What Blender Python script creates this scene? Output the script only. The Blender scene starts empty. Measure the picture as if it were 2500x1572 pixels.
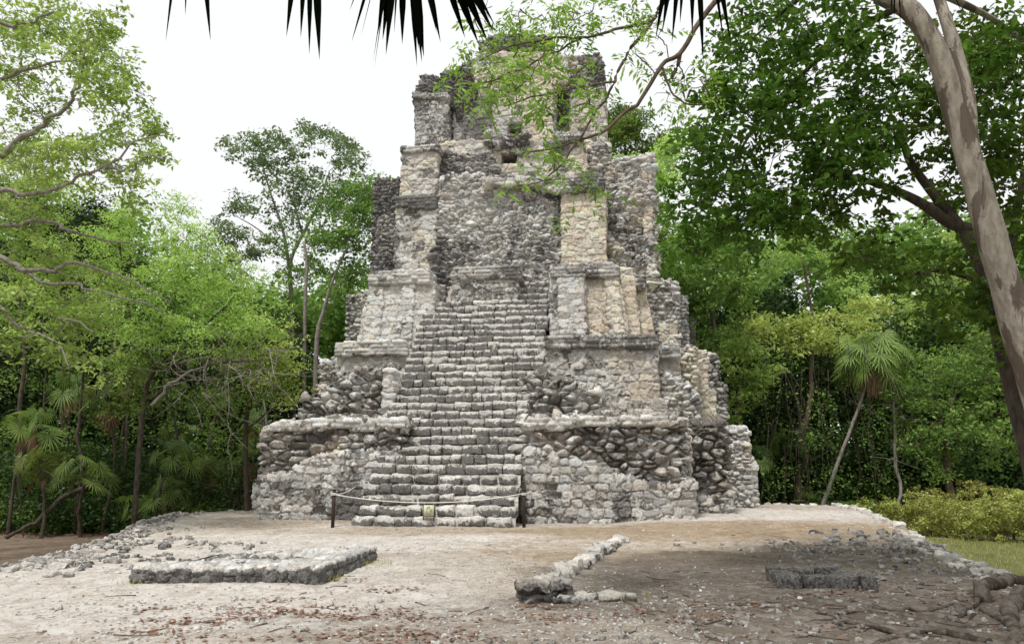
import bpy, math, random
import numpy as np

# ------------------------------------------------------------------ camera, world, sun, exposure
F = 1800.0; PITCH = math.atan(337 / F); EYE = 1.6
cp, sp = math.cos(PITCH), math.sin(PITCH)
scene = bpy.context.scene
cam_d = bpy.data.cameras.new("camera"); cam = bpy.data.objects.new("camera", cam_d)
scene.collection.objects.link(cam); scene.camera = cam
cam_d.sensor_width = 36; cam_d.lens = 36 * F / 2500
cam_d.clip_start = 0.05; cam_d.clip_end = 2000
cam.location = (0, 0, EYE); cam.rotation_euler = (math.pi / 2 + PITCH, 0, 0)

world = bpy.data.worlds.new("World"); scene.world = world; world.use_nodes = True
nt = world.node_tree; nt.nodes.clear()
SUN_EL, SUN_AZ = math.radians(64), math.radians(208)      # azimuth measured clockwise from +Y
o_ = nt.nodes.new("ShaderNodeOutputWorld"); bg = nt.nodes.new("ShaderNodeBackground")
sk = nt.nodes.new("ShaderNodeTexSky"); sk.sky_type = 'NISHITA'; sk.sun_disc = False
sk.sun_elevation = SUN_EL; sk.sun_rotation = SUN_AZ; sk.dust_density = 4; sk.air_density = 1.0
mixs = nt.nodes.new("ShaderNodeMix"); mixs.data_type = 'RGBA'
tc = nt.nodes.new("ShaderNodeTexCoord"); nz = nt.nodes.new("ShaderNodeTexNoise"); nz.inputs['Scale'].default_value = 1.6
nz.inputs['Detail'].default_value = 4
mr = nt.nodes.new("ShaderNodeMapRange"); mr.inputs[1].default_value = .3; mr.inputs[2].default_value = .5
mr.inputs[3].default_value = .90; mr.inputs[4].default_value = 1.0
nt.links.new(tc.outputs['Generated'], nz.inputs['Vector']); nt.links.new(nz.outputs[0], mr.inputs[0])
nt.links.new(mr.outputs[0], mixs.inputs[0]); nt.links.new(sk.outputs[0], mixs.inputs[6])
mixs.inputs[7].default_value = (7.5, 7.6, 7.7, 1)
nt.links.new(mixs.outputs[2], bg.inputs[0]); bg.inputs[1].default_value = 0.1
nt.links.new(bg.outputs[0], o_.inputs[0])

sd = bpy.data.lights.new("sun", 'SUN'); so = bpy.data.objects.new("sun", sd); scene.collection.objects.link(so)
sd.energy = 2.3; sd.angle = math.radians(9); sd.color = (1, .98, .945)
so.rotation_euler = (math.pi / 2 - SUN_EL, 0, math.pi - SUN_AZ + 0)
# direction check: sun stands at azimuth SUN_AZ; lamp -Z must point away from it
_d = np.array([math.sin(SUN_AZ) * math.cos(SUN_EL), math.cos(SUN_AZ) * math.cos(SUN_EL), math.sin(SUN_EL)])
from mathutils import Vector
so.rotation_euler = Vector(tuple(_d)).to_track_quat('Z', 'Y').to_euler()
vs = scene.view_settings; vs.view_transform = 'Standard'; vs.look = 'None'; vs.exposure = 0.4; vs.gamma = 1
scene.cycles.max_bounces = 6; scene.cycles.diffuse_bounces = 4; scene.cycles.transmission_bounces = 3
scene.cycles.glossy_bounces = 2
try: scene.cycles.use_denoising = True
except Exception: pass

# ------------------------------------------------------------------ pixel helpers (photo pixels, 2500 wide)
def ray(px, py):
    dx = (px - 1250) / F; dy = -(py - 786) / F
    y = cp - sp * dy; return dx / y, (sp + cp * dy) / y            # per metre of depth Y
def at(px, py, Y):
    a, b = ray(px, py); return np.array([a * Y, Y, EYE + b * Y])
def gnd(px, py, z=0.0):
    a, b = ray(px, py); Y = (z - EYE) / b; return np.array([a * Y, Y, z])
TH = math.radians(8); OX, OY = -1.93, 18.4
cT, sT = math.cos(TH), math.sin(TH)
def loc(px, py, v0, bat=0, zr=0):
    """pixel on the pyramid plane v = v0 + bat*(z-zr)  ->  local (u, z)"""
    a, b = ray(px, py); v = v0
    for _ in range(8):
        # point (aY, Y): u*cT+v*sT = aY-OX ; -u*sT+v*cT = Y-OY
        Y = (v + OY * cT - OX * sT) / (a * sT + cT) if False else (OX * sT + OY * cT + v) / (a * sT + cT)
        u = (a * Y - OX) * cT - (Y - OY) * sT; z = EYE + b * Y
        v = v0 + bat * (z - zr)
    return u, z
def l2w(u, v, z=0):
    return np.array([OX + u * cT + v * sT, OY - u * sT + v * cT, z])

# ------------------------------------------------------------------ noise
def _h(ix, iy, iz, s):
    x = (ix.astype(np.int64) * 73856093) ^ (iy.astype(np.int64) * 19349663) ^ (iz.astype(np.int64) * 83492791) ^ (s * 2654435761)
    x = x & 0xffffffff; x = ((x >> 16) ^ x) * 0x45d9f3b & 0xffffffff
    x = ((x >> 16) ^ x) * 0x45d9f3b & 0xffffffff; x = (x >> 16) ^ x
    return (x & 0xffffff).astype(np.float64) / 0xffffff
def vnoise(P, s=0):
    I = np.floor(P).astype(np.int64); f = P - I; f = f * f * (3 - 2 * f); r = 0
    for a in (0, 1):
        wa = f[:, 0] if a else 1 - f[:, 0]
        for b in (0, 1):
            wb = wa * (f[:, 1] if b else 1 - f[:, 1])
            for c in (0, 1):
                r = r + wb * (f[:, 2] if c else 1 - f[:, 2]) * _h(I[:, 0] + a, I[:, 1] + b, I[:, 2] + c, s)
    return r * 2 - 1
def fbm(P, s=0, o=4):
    r = 0; a = .5
    for k in range(o): r = r + a * vnoise(P * 2 ** k, s + k * 17); a *= .5
    return r
def worley(P, jit, s, p4=False, tilt=False):
    I = np.floor(P).astype(np.int64); n = len(P)
    f1 = np.full(n, 9.); f2 = np.full(n, 9.); idh = np.zeros(n); idg = np.zeros(n); tl = np.zeros(n)
    for a in (-1, 0, 1):
        for b in (-1, 0, 1):
            for c in (-1, 0, 1):
                x, y, z = I[:, 0] + a, I[:, 1] + b, I[:, 2] + c
                r1 = _h(x, y, z, s); r2 = _h(x, y, z, s + 1); r3 = _h(x, y, z, s + 2)
                ex = P[:, 0] - (x + .5 + jit[0] * (r1 - .5)); ey = P[:, 1] - (y + .5 + jit[1] * (r2 - .5)); ez = P[:, 2] - (z + .5 + jit[2] * (r3 - .5))
                d = (ex ** 4 + ey ** 4 + ez ** 4) ** .25 if p4 else np.sqrt(ex * ex + ey * ey + ez * ez)
                m = d < f1
                f2 = np.where(m, f1, np.minimum(f2, d)); idh = np.where(m, _h(x, y, z, s + 3), idh); idg = np.where(m, _h(x, y, z, s + 4), idg)
                if tilt: tl = np.where(m, ex * (_h(x, y, z, s + 6) - .5) + ey * (_h(x, y, z, s + 7) - .5) + ez * (_h(x, y, z, s + 8) - .5), tl)
                f1 = np.where(m, d, f1)
    return (f1, f2, idh, idg, tl) if tilt else (f1, f2, idh, idg)
def sstep(a, b, x):
    t = np.clip((x - a) / (b - a), 0, 1); return t * t * (3 - 2 * t)

# ------------------------------------------------------------------ mesh helpers
def mesh(name, V, faces, mat, parent=None, attrs=None, smooth=False):
    """V (n,3); faces = list of (m,k) arrays"""
    me = bpy.data.meshes.new(name); V = np.asarray(V, np.float32)
    faces = [np.asarray(f, np.int32) for f in faces if len(f)]
    me.vertices.add(len(V)); me.vertices.foreach_set('co', V.ravel())
    li = np.concatenate([f.ravel() for f in faces]); cnt = np.concatenate([np.full(len(f), f.shape[1], np.int32) for f in faces])
    me.loops.add(len(li)); me.loops.foreach_set('vertex_index', li)
    me.polygons.add(len(cnt)); me.polygons.foreach_set('loop_start', np.concatenate([[0], np.cumsum(cnt)[:-1]]).astype(np.int32))
    me.polygons.foreach_set('loop_total', cnt)
    if smooth: me.polygons.foreach_set('use_smooth', np.ones(len(cnt), bool))
    me.update(calc_edges=True)
    for k, a in (attrs or {}).items():
        a = np.asarray(a, np.float32)
        if a.ndim == 1:
            at_ = me.attributes.new(k, 'FLOAT', 'POINT'); at_.data.foreach_set('value', a)
        else:
            if a.shape[1] == 3: a = np.concatenate([a, np.ones((len(a), 1), np.float32)], 1)
            at_ = me.attributes.new(k, 'FLOAT_COLOR', 'POINT'); at_.data.foreach_set('color', a.ravel())
    if mat: me.materials.append(mat)
    o = bpy.data.objects.new(name, me); scene.collection.objects.link(o)
    if parent: o.parent = parent
    return o
def tag(o, label=None, cat=None, group=None, kind=None):
    if label: o['label'] = label
    if cat: o['category'] = cat
    if group: o['group'] = group
    if kind: o['kind'] = kind
    return o
def empty(name, l=(0, 0, 0), rz=0):
    o = bpy.data.objects.new(name, None); scene.collection.objects.link(o)
    o.location = tuple(float(c) for c in l); o.rotation_euler = (0, 0, rz); return o
def copy_tree(o, parent=None):
    c = o.copy(); scene.collection.objects.link(c); c.parent = parent
    for ch in list(o.children): copy_tree(ch, c)
    return c
class Acc:
    """accumulates vertices / quads / tris / attributes"""
    def __init__(s): s.V = []; s.F = []; s.n = 0; s.A = {}
    def add(s, V, faces, **A):
        V = np.asarray(V, float)
        for f in faces:
            if len(f): s.F.append(np.asarray(f) + s.n)
        s.V.append(V); s.n += len(V)
        for k, a in A.items(): s.A.setdefault(k, []).append(np.asarray(a, float) if np.ndim(a) else np.full(len(V), float(a)))
    def build(s, name, mat, parent=None, smooth=False):
        d = {}
        for f in s.F: d.setdefault(f.shape[1], []).append(f)
        return mesh(name, np.concatenate(s.V), [np.concatenate(v) for v in d.values()], mat, parent,
                    {k: np.concatenate(v) for k, v in s.A.items()}, smooth)

# ------------------------------------------------------------------ materials
def newmat(name):
    m = bpy.data.materials.new(name); m.use_nodes = True; t = m.node_tree; t.nodes.clear()
    out = t.nodes.new("ShaderNodeOutputMaterial"); b = t.nodes.new("ShaderNodeBsdfPrincipled")
    t.links.new(b.outputs[0], out.inputs[0]); b.inputs['Roughness'].default_value = .85
    b.inputs['Specular IOR Level'].default_value = .25
    return m, t, b, out
def N(t, typ, **k):
    n = t.nodes.new(typ)
    for a, v in k.items():
        if a.startswith('i_'): n.inputs[a[2:].replace('_', ' ')].default_value = v
        else: setattr(n, a, v)
    return n
def noise(t, vec, scale, detail=5, rough=.6, dist=0):
    n = N(t, "ShaderNodeTexNoise"); n.inputs['Scale'].default_value = scale; n.inputs['Detail'].default_value = detail
    n.inputs['Roughness'].default_value = rough; n.inputs['Distortion'].default_value = dist
    t.links.new(vec, n.inputs['Vector']); return n.outputs[0]
def mrange(t, x, a, b, c=0., d=1., smooth=True):
    n = N(t, "ShaderNodeMapRange"); n.interpolation_type = 'SMOOTHSTEP' if smooth else 'LINEAR'
    for i, v in ((1, a), (2, b), (3, c), (4, d)):
        if isinstance(v, (int, float)): n.inputs[i].default_value = v
        else: t.links.new(v, n.inputs[i])
    t.links.new(x, n.inputs[0]); return n.outputs[0]
def mix(t, fac, a, b, mode='MIX'):
    n = N(t, "ShaderNodeMix"); n.data_type = 'RGBA'; n.blend_type = mode
    for i, v in ((0, fac), (6, a), (7, b)):
        if isinstance(v, (int, float)): n.inputs[i].default_value = v
        elif isinstance(v, tuple): n.inputs[i].default_value = (*v, 1)[:4]
        else: t.links.new(v, n.inputs[i])
    return n.outputs[2]
def math_(t, op, a, b=None):
    n = N(t, "ShaderNodeMath"); n.operation = op
    for i, v in ((0, a), (1, b)):
        if v is None: continue
        if isinstance(v, (int, float)): n.inputs[i].default_value = v
        else: t.links.new(v, n.inputs[i])
    return n.outputs[0]
def bump(t, b, h, strength=.5, dist=.02):
    n = N(t, "ShaderNodeBump"); n.inputs['Strength'].default_value = strength; n.inputs['Distance'].default_value = dist
    t.links.new(h, n.inputs['Height']); t.links.new(n.outputs[0], b.inputs['Normal'])
def attr(t, name, fac=False):
    n = N(t, "ShaderNodeAttribute"); n.attribute_name = name; return n.outputs['Fac'] if fac else n.outputs['Color']
def objco(t): return N(t, "ShaderNodeTexCoord").outputs['Object']

def stone_material(name, dark=(.036, .034, .032)):
    m, t, b, _ = newmat(name); v = objco(t); col = attr(t, 'col'); li = attr(t, 'lichen', True)
    n1 = noise(t, v, 9, 7, .68, .4); n2 = noise(t, v, 1.3, 4, .55, .5); n3 = noise(t, v, 38, 5, .7)
    # pale mineral mottling
    c = mix(t, mrange(t, noise(t, v, 20, 6, .75, .3), .42, .60, 0., .7), col, (.56, .54, .50), 'MULTIPLY')
    c = mix(t, mrange(t, n3, .35, .65, 0., .5), c, (.62, .60, .56), 'MULTIPLY')
    c = mix(t, mrange(t, noise(t, v, 6, 6, .7), .54, .64, 0., .55), c, (.74, .72, .68))
    # black lichen: threshold lowered where the stone is weathered
    s = math_(t, 'ADD', math_(t, 'MULTIPLY', n1, .62), math_(t, 'MULTIPLY', n2, .38))
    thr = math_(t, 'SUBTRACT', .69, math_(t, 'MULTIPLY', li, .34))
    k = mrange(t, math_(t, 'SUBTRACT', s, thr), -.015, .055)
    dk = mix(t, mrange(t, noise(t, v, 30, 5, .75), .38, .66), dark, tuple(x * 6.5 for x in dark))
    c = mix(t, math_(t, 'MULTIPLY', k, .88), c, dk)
    t.links.new(c, b.inputs['Base Color']); b.inputs['Roughness'].default_value = .92
    hh = math_(t, 'ADD', n1, math_(t, 'MULTIPLY', n3, .4)); bump(t, b, hh, 1., .06)
    return m
M_stone = stone_material("weathered_limestone")
M_brown = stone_material("brown_rubble", (.036, .032, .027))

def leaf_material(name, dark, light, trans=.35, rough=.5, hue=0.03):
    m = bpy.data.materials.new(name); m.use_nodes = True; t = m.node_tree; t.nodes.clear()
    out = N(t, "ShaderNodeOutputMaterial"); b = N(t, "ShaderNodeBsdfPrincipled"); tr = N(t, "ShaderNodeBsdfTranslucent")
    r = attr(t, 'rnd', True); c = mix(t, r, dark, light)
    oi = N(t, "ShaderNodeObjectInfo"); hs = N(t, "ShaderNodeHueSaturation")
    t.links.new(mrange(t, oi.outputs['Random'], 0., 1., .5 - hue * .5, .5 + hue * .4), hs.inputs['Hue'])
    t.links.new(mrange(t, oi.outputs['Random'], 0., 1., .88, 1.12), hs.inputs['Value'])
    t.links.new(c, hs.inputs['Color']); c = hs.outputs[0]
    t.links.new(c, b.inputs['Base Color']); b.inputs['Roughness'].default_value = rough; b.inputs['Specular IOR Level'].default_value = 0. if rough > .9 else .18
    tcol = mix(t, .5, c, (1.3, 1.25, .55), 'MULTIPLY')
    t.links.new(tcol, tr.inputs[0])
    ms = N(t, "ShaderNodeMixShader"); ms.inputs[0].default_value = trans
    t.links.new(b.outputs[0], ms.inputs[1]); t.links.new(tr.outputs[0], ms.inputs[2]); t.links.new(ms.outputs[0], out.inputs[0])
    return m
ML_bright = leaf_material("leaf_bright", (.18, .32, .06), (.56, .74, .24), .42, .5, .014)
ML_yellow = leaf_material("leaf_yellowgreen", (.28, .38, .08), (.64, .74, .26), .40, .5, .014)
ML_sprig = leaf_material('leaf_sprig', (.13, .27, .04), (.40, .62, .13), .42, .5, 0)
ML_mid = leaf_material("leaf_mid", (.07, .14, .03), (.27, .42, .10), .38, .5, .02)
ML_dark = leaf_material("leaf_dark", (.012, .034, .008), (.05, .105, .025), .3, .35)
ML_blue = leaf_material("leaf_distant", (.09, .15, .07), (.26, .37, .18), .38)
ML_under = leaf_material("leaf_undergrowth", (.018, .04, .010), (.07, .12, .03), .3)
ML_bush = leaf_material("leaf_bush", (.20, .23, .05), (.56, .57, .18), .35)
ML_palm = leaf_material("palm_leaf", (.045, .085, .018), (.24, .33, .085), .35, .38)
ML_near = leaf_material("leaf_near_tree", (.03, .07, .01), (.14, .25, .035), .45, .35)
ML_black = leaf_material("shaded_palm_tip", (.001, .002, .001), (.003, .005, .002), .02, .95)  # shade of the overhanging tips is put into this near-black leaf colour
ML_dead = leaf_material("dead_frond", (.12, .065, .04), (.34, .21, .15), .2, .8)
ML_red = leaf_material("fallen_leaf", (.12, .055, .035), (.33, .19, .12), .1, .8)

def bark_material(name, a, b_, patch=None, scale=3.):
    m, t, b, _ = newmat(name); v = objco(t)
    mp = N(t, "ShaderNodeMapping"); mp.inputs['Scale'].default_value = (1, 1, .35); t.links.new(v, mp.inputs[0]); v2 = mp.outputs[0]
    n1 = noise(t, v2, scale * 4, 6, .65); c = mix(t, mrange(t, n1, .3, .7), a, b_)
    if patch:
        n2 = noise(t, v2, scale, 6, .62, .6); c = mix(t, mrange(t, n2, .515, .55, 0., .85), c, patch)
        n3 = noise(t, v, 26, 4, .6); c = mix(t, mrange(t, n3, .6, .72, 0., .6), c, (.08, .06, .045))
    t.links.new(c, b.inputs['Base Color']); bump(t, b, n1, .6, .02); return m
MB_grey = bark_material("grey_bark", (.16, .14, .115), (.33, .30, .26))
MB_dark = bark_material("dark_bark", (.035, .028, .02), (.10, .08, .06))
MB_twig = bark_material("brown_twig", (.07, .05, .035), (.17, .125, .09))
MB_near = bark_material("flaking_pale_bark", (.22, .19, .15), (.44, .395, .33), (.11, .08, .06), 3.0)
MB_root = bark_material("root_bark", (.06, .05, .04), (.17, .14, .115), (.035, .028, .02), 4)

# ------------------------------------------------------------------ tubes
def tube(acc, path, r0, r1=None, sides=6, rnd=.5, lump=0.):
    P = np.asarray(path, float); n = len(P)
    R = np.asarray(r0, float) if np.ndim(r0) else r0 + (r1 - r0) * np.linspace(0, 1, n)
    T = np.gradient(P, axis=0); T /= np.linalg.norm(T, axis=1)[:, None] + 1e-9
    ref = np.where(np.abs(T[:, 2:3]) > .9, [[1., 0, 0]], [[0, 0, 1.]])
    A = np.cross(T, ref); A /= np.linalg.norm(A, axis=1)[:, None] + 1e-9; B = np.cross(T, A)
    th = np.arange(sides) * 2 * math.pi / sides
    V = P[:, None] + R[:, None, None] * (np.cos(th)[None, :, None] * A[:, None] + np.sin(th)[None, :, None] * B[:, None])
    if lump: 
        VV = V.reshape(-1, 3); VV += (VV - np.repeat(P, sides, 0)) * (fbm(VV * 2.2, 5, 3) * lump)[:, None]; V = VV.reshape(n, sides, 3)
    i = np.arange(n - 1)[:, None] * sides; j = np.arange(sides)[None]; jn = (j + 1) % sides
    Fq = np.stack([i + j, i + jn, i + sides + jn, i + sides + j], -1).reshape(-1, 4)
    acc.add(V.reshape(-1, 3), [Fq, np.arange(sides)[None][:, ::-1], (n - 1) * sides + np.arange(sides)[None]], rnd=rnd)
def curve(pts, n=12, wig=0., seed=0):
    """Catmull-Rom through pts"""
    P = np.asarray(pts, float)
    if len(P) == 2: P = np.array([P[0], (P[0] + P[1]) / 2, P[1]])
    Q = np.concatenate([[2 * P[0] - P[1]], P, [2 * P[-1] - P[-2]]]); out = []
    for k in range(len(P) - 1):
        p0, p1, p2, p3 = Q[k:k + 4]; t = np.linspace(0, 1, n, endpoint=(k == len(P) - 2))[:, None]
        out.append(.5 * (2 * p1 + (p2 - p0) * t + (2 * p0 - 5 * p1 + 4 * p2 - p3) * t * t + (3 * p1 - p0 - 3 * p2 + p3) * t ** 3))
    C = np.concatenate(out)
    if wig:
        L = np.linspace(0, len(P) * 1.7, len(C)); w = np.sin(np.linspace(0, math.pi, len(C)))
        for a in range(3): C[:, a] += wig * w * vnoise(np.stack([L * 1.7, L * 0 + a * 7.3, L * 0 + seed], 1), seed)
    return C

# ------------------------------------------------------------------ foliage
def unit(v): return v / (np.linalg.norm(v, axis=-1, keepdims=True) + 1e-9)
def leaves(acc, C, L, W, rg, up=.5, droop=.3, six=False, D=None, tone=None, tv=.35):
    n = len(C)
    if D is None: D = rg.normal(size=(n, 3)); D[:, 2] = D[:, 2] * .6 - droop
    D = unit(D); Nn = rg.normal(size=(n, 3)) * .75; Nn[:, 2] += up * 2; S = unit(np.cross(D, Nn)); U = np.cross(S, D)
    l = (L * rg.uniform(.45, 1.45, n))[:, None]; w = W / L * l * .5
    r = rg.uniform(0, 1, n) * tv + (tone if tone is not None else .5) * (1 - tv)
    if six:
        V = np.stack([C, C + D * l * .35 + S * w + U * l * .05, C + D * l * .72 + S * w * .7 + U * l * .02, C + D * l - U * l * .12,
                      C + D * l * .72 - S * w * .7 + U * l * .02, C + D * l * .35 - S * w + U * l * .05], 1)
        b = np.arange(n)[:, None] * 6; Fq = np.concatenate([b + [[0, 1, 2, 3]], b + [[0, 3, 4, 5]]]); m = 6
    else:
        V = np.stack([C, C + D * l * .5 + S * w + U * l * .04, C + D * l - U * l * .08, C + D * l * .5 - S * w + U * l * .04], 1)
        Fq = np.arange(n)[:, None] * 4 + [[0, 1, 2, 3]]; m = 4
    acc.add(V.reshape(-1, 3), [Fq], rnd=np.repeat(np.clip(r, 0, 1), m))
def clump_sprigs(clumps, per_m3, rg, flat=.7, mn=5):
    """clumps (k,4) -> sprig centres, index of clump"""
    C = []; I = []
    for i, (x, y, z, r) in enumerate(clumps):
        n = max(mn, int(per_m3 * r ** 2.4)); d = unit(rg.normal(size=(n, 3))) * (rg.uniform(.05, 1, n) ** .45)[:, None] * r
        d[:, 2] *= flat; C.append(d + [x, y, z]); I += [i] * n
    return np.concatenate(C), np.array(I)
def pinnate(acc, C, D, rlen, nl, L, W, rg, tone):
    n = len(C); D = unit(D); S = unit(np.cross(D, np.tile([[0, 0, 1.]], (n, 1)) + rg.normal(size=(n, 3)) * .3))
    t = np.linspace(.15, 1, nl); sg = np.where(np.arange(nl) % 2, 1, -1)
    P = C[:, None] + D[:, None] * (t * rlen)[None, :, None] + np.array([0, 0, -1])[None, None] * (t ** 2 * rlen * .35)[None, :, None]
    DD = D[:, None] * .55 + S[:, None] * sg[None, :, None] + np.array([0, 0, -.35]) + rg.normal(size=(n, nl, 3)) * .18
    leaves(acc, P.reshape(-1, 3), L, W, rg, up=.6, D=DD.reshape(-1, 3), tone=np.repeat(tone, nl), tv=.3)
def limb_points(limbs):
    return np.concatenate([c for c, _, _ in limbs])
def grow(limbs, clumps, rg, leafmat, barkmat, name, base, label, cat='tree', group=None, density=9, per=14, L=.13, W=.06,
         rs=.28, flat=.7, mode='leaf', twig=True, six=False, sides=8, up=.5, branch_r=.05, lump=.12, droop=.3, tone_amp=.75):
    """limbs: list of (path (n,3) world, r0, r1). clumps (k,4) world."""
    base = np.asarray(base, float); root = empty(name, base); tag(root, label, cat, group)
    ta = Acc(); LP = []; LR = []
    for c, r0, r1 in limbs:
        tube(ta, c - base, r0, r1, sides, lump=lump); LP.append(c[len(c) // 3:]); LR.append(np.linspace(r0, r1, len(c))[len(c) // 3:])
    LP = np.concatenate(LP); LR = np.concatenate(LR)
    clumps = np.asarray(clumps, float)
    order = np.argsort(np.linalg.norm(clumps[:, None, :3] - LP[None], axis=2).min(1))
    for k in order:
        c = clumps[k, :3]; d = np.linalg.norm(LP - c, axis=1) + np.maximum(0, LP[:, 2] - c[2]) * .7 ; j = int(np.argmin(d)); a = LP[j]
        dist = np.linalg.norm(c - a)
        if dist < .25: continue
        mid = a + (c - a) * .5 + rg.normal(size=3) * dist * .12 + [0, 0, dist * .08]
        pc = curve([a, mid, c], 5, dist * .05, int(k)); r0 = min(LR[j] * .7, branch_r * (.5 + dist * .22)); r1 = max(.008, r0 * .4)
        tube(ta, pc - base, r0, r1, 5); LP = np.concatenate([LP, pc[2:]]); LR = np.concatenate([LR, np.linspace(r0, r1, len(pc))[2:]])
    S, I = clump_sprigs(clumps, density, rg, flat)
    if twig:
        for s, i in zip(S[::2], I[::2]):
            a = clumps[i, :3]; tw_ = min(.014, branch_r * .45); tube(ta, np.array([a, (a + s) / 2 + rg.normal(size=3) * .07 * min(1, branch_r / .02), s]) - base, tw_, tw_ * .4, 3)
    ta.build('trunk', barkmat, root)
    la = Acc(); ct = rg.uniform(0, 1, len(clumps)); st = .5 + tone_amp * ((ct[I] - .5) + (rg.uniform(0, 1, len(S)) - .5))
    if mode == 'leaf':
        d = unit(rg.normal(size=(len(S), per, 3))) * (rg.uniform(0, 1, (len(S), per, 1)) ** .5) * rs; d[..., 2] *= .55
        leaves(la, (S[:, None] + d).reshape(-1, 3) - base, L, W, rg, up, droop, six, tone=np.repeat(st, per))
    else:
        q = max(1, per // 10); S2 = np.repeat(S, q, 0) + rg.normal(size=(len(S) * q, 3)) * rs * .5
        D = S2 - clumps[np.repeat(I, q), :3] + rg.normal(size=(len(S2), 3)) * .5; D[:, 2] -= .1
        pinnate(la, S2 - base, D, rs * 1.3, 10, L, W, rg, np.repeat(st, q))
    la.build('crown', leafmat, root)
    return root
def ell(specs, rg, rscale=1.):
    """specs: (px, py, rx, ry, Y, dY, n, r) -> clumps filling a pixel ellipse at a depth"""
    out = []
    for px, py, rx, ry, Y, dY, n, r in specs:
        k = 0
        while k < n:
            a, b = rg.uniform(-1, 1, 2)
            if a * a + b * b > 1: continue
            y = Y + rg.uniform(-dY, dY); p = at(px + a * rx, py + b * ry, y); out.append([*p, r * rg.uniform(.7, 1.25) * rscale]); k += 1
    return np.array(out)
def pxpath(pts, n=8, wig=0, seed=0):
    return curve([at(*p) for p in pts], n, wig, seed)

# ------------------------------------------------------------------ ground
plat_px = [(2500, 1432), (2400, 1392), (2300, 1350), (2210, 1300), (2140, 1265), (2060, 1243), (1850, 1236)]
left_px = [(620, 1245), (430, 1253), (375, 1270), (300, 1300), (190, 1335), (90, 1360), (0, 1392)]
PLAT = [tuple(gnd(*p)[:2]) for p in plat_px]
PLATL = [tuple(gnd(*p)[:2]) for p in left_px]
POLY = np.array([(9.5, -8)] + [(PLAT[0][0] + 1.2, PLAT[0][1] - 2.6)] + PLAT + [(10.5, 42), (-6, 44)] + PLATL + [(-8.6, 8), (-11, -8)])
def sdist(x, y, poly):
    """signed distance, positive inside"""
    d = np.full(x.shape, 1e9); ins = np.zeros(x.shape, bool); n = len(poly)
    for i in range(n):
        ax, ay = poly[i]; bx, by = poly[(i + 1) % n]; ex, ey = bx - ax, by - ay
        t = np.clip(((x - ax) * ex + (y - ay) * ey) / (ex * ex + ey * ey), 0, 1)
        d = np.minimum(d, (x - ax - t * ex) ** 2 + (y - ay - t * ey) ** 2)
        c = ((ay > y) != (by > y)) & (x < (bx - ax) * (y - ay) / (by - ay + 1e-12) + ax); ins ^= c
    return np.where(ins, 1, -1) * np.sqrt(d)
LOW = -0.75
def gz(x, y, detail=True):
    x = np.atleast_1d(np.asarray(x, float)).ravel(); y = np.atleast_1d(np.asarray(y, float)).ravel()
    P = np.stack([x, y, x * 0], 1)
    s = sdist(x, y, POLY) + .12 * fbm(P * 1.1, 3, 3)
    k = sstep(-.75, .12, s)
    hi = .04 * vnoise(P * .25, 9) + .15 * sstep(1.5, 5, x) * sstep(15, 19, y) * sstep(30, 24, y) - .16 * sstep(6, 14, x - 2) * sstep(14, 6, y)
    lo = LOW + .12 * vnoise(P * .12, 21) + .02 * np.maximum(0, y - 40)
    z = lo + (hi - lo) * k
    if detail:
        z = z + .034 * fbm(P * 1.7, 31, 4) + .020 * fbm(P * 8, 37, 4)
    return z
def gz1(x, y): return float(gz(x, y)[0])
def axis(lo, a, b, hi, res, g=1.13):
    c = list(np.arange(a, b, res)); s = res; v = a; L = []
    while v > lo: s *= g; v -= s; L.append(v)
    s = res; v = c[-1]; R = []
    while v < hi: s *= g; v += s; R.append(v)
    return np.array(L[::-1] + c + R)
gx = axis(-700, -13, 13, 700, .06); gy1 = axis(-60, 5.5, 16, 16.2, .04, 1.1); gy1 = gy1[gy1 < 15.9]
gy2 = axis(16, 16, 30, 900, .07, 1.12); gy2 = gy2[gy2 >= 16]
gy = np.concatenate([gy1, gy2])
X, Y = np.meshgrid(gx, gy); xf, yf = X.ravel(), Y.ravel()
Z = gz(xf, yf); PG = np.stack([xf, yf, xf * 0], 1)
S_ = sdist(xf, yf, POLY)
nx, ny = len(gx), len(gy)
ii = np.arange(ny - 1)[:, None] * nx + np.arange(nx - 1)[None]
FQ = np.stack([ii, ii + 1, ii + nx + 1, ii + nx], -1).reshape(-1, 4)
# ground regions: white gravel, tan grit, ochre moss, brown earth under the near tree with canopy shade painted in, leaf mould in the wood
def blob(cx, cy, rx, ry, seed=0):
    d = ((xf - cx) / rx) ** 2 + ((yf - cy) / ry) ** 2 + .55 * fbm(PG * .9, seed, 4); return 1 - sstep(.55, 1.25, d)
ins = sstep(-.4, .1, S_)
moss = np.clip(blob(4.6, 17.0, 5.2, 1.6, 3) + blob(-6.2, 19.8, 2.2, 2., 5) * .8 + blob(2.6, 14, 3.4, 2.4, 7) * .7 + blob(7.5, 14.5, 2.6, 1.3, 9) * .6 + .55 * blob(-2, 17.6, 7, .8, 4), 0, 1) * ins
shaded_soil = np.clip(blob(5.6, 10.2, 5.0, 4.4, 11) + blob(8, 7, 5, 3, 13) + .5 * blob(1.5, 7.5, 4, 2.2, 14), 0, 1) * ins
white = np.clip(blob(-7.2, 13.5, 4.4, 8, 15) + .7 * blob(0, 15, 5, 1.5, 16) + .5 * blob(-3, 8.5, 3.5, 1.2, 18) + .8 * blob(-5, 10, 5, 3.4, 17) + blob(7.2, 20.5, 4.5, 2.6, 19) + blob(-3, 15, 5, 1.6, 23) * .8 + blob(-6, 20, 1.6, 3, 29) * .7, 0, 1) * ins
mould = (1 - ins) * np.where(xf > 0, 1 - sstep(24.5, 25.5, -yf + 49), 1)
grass_r = (1 - ins) * (xf > 6) * (yf < 25.5) * (yf > 4)
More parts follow.
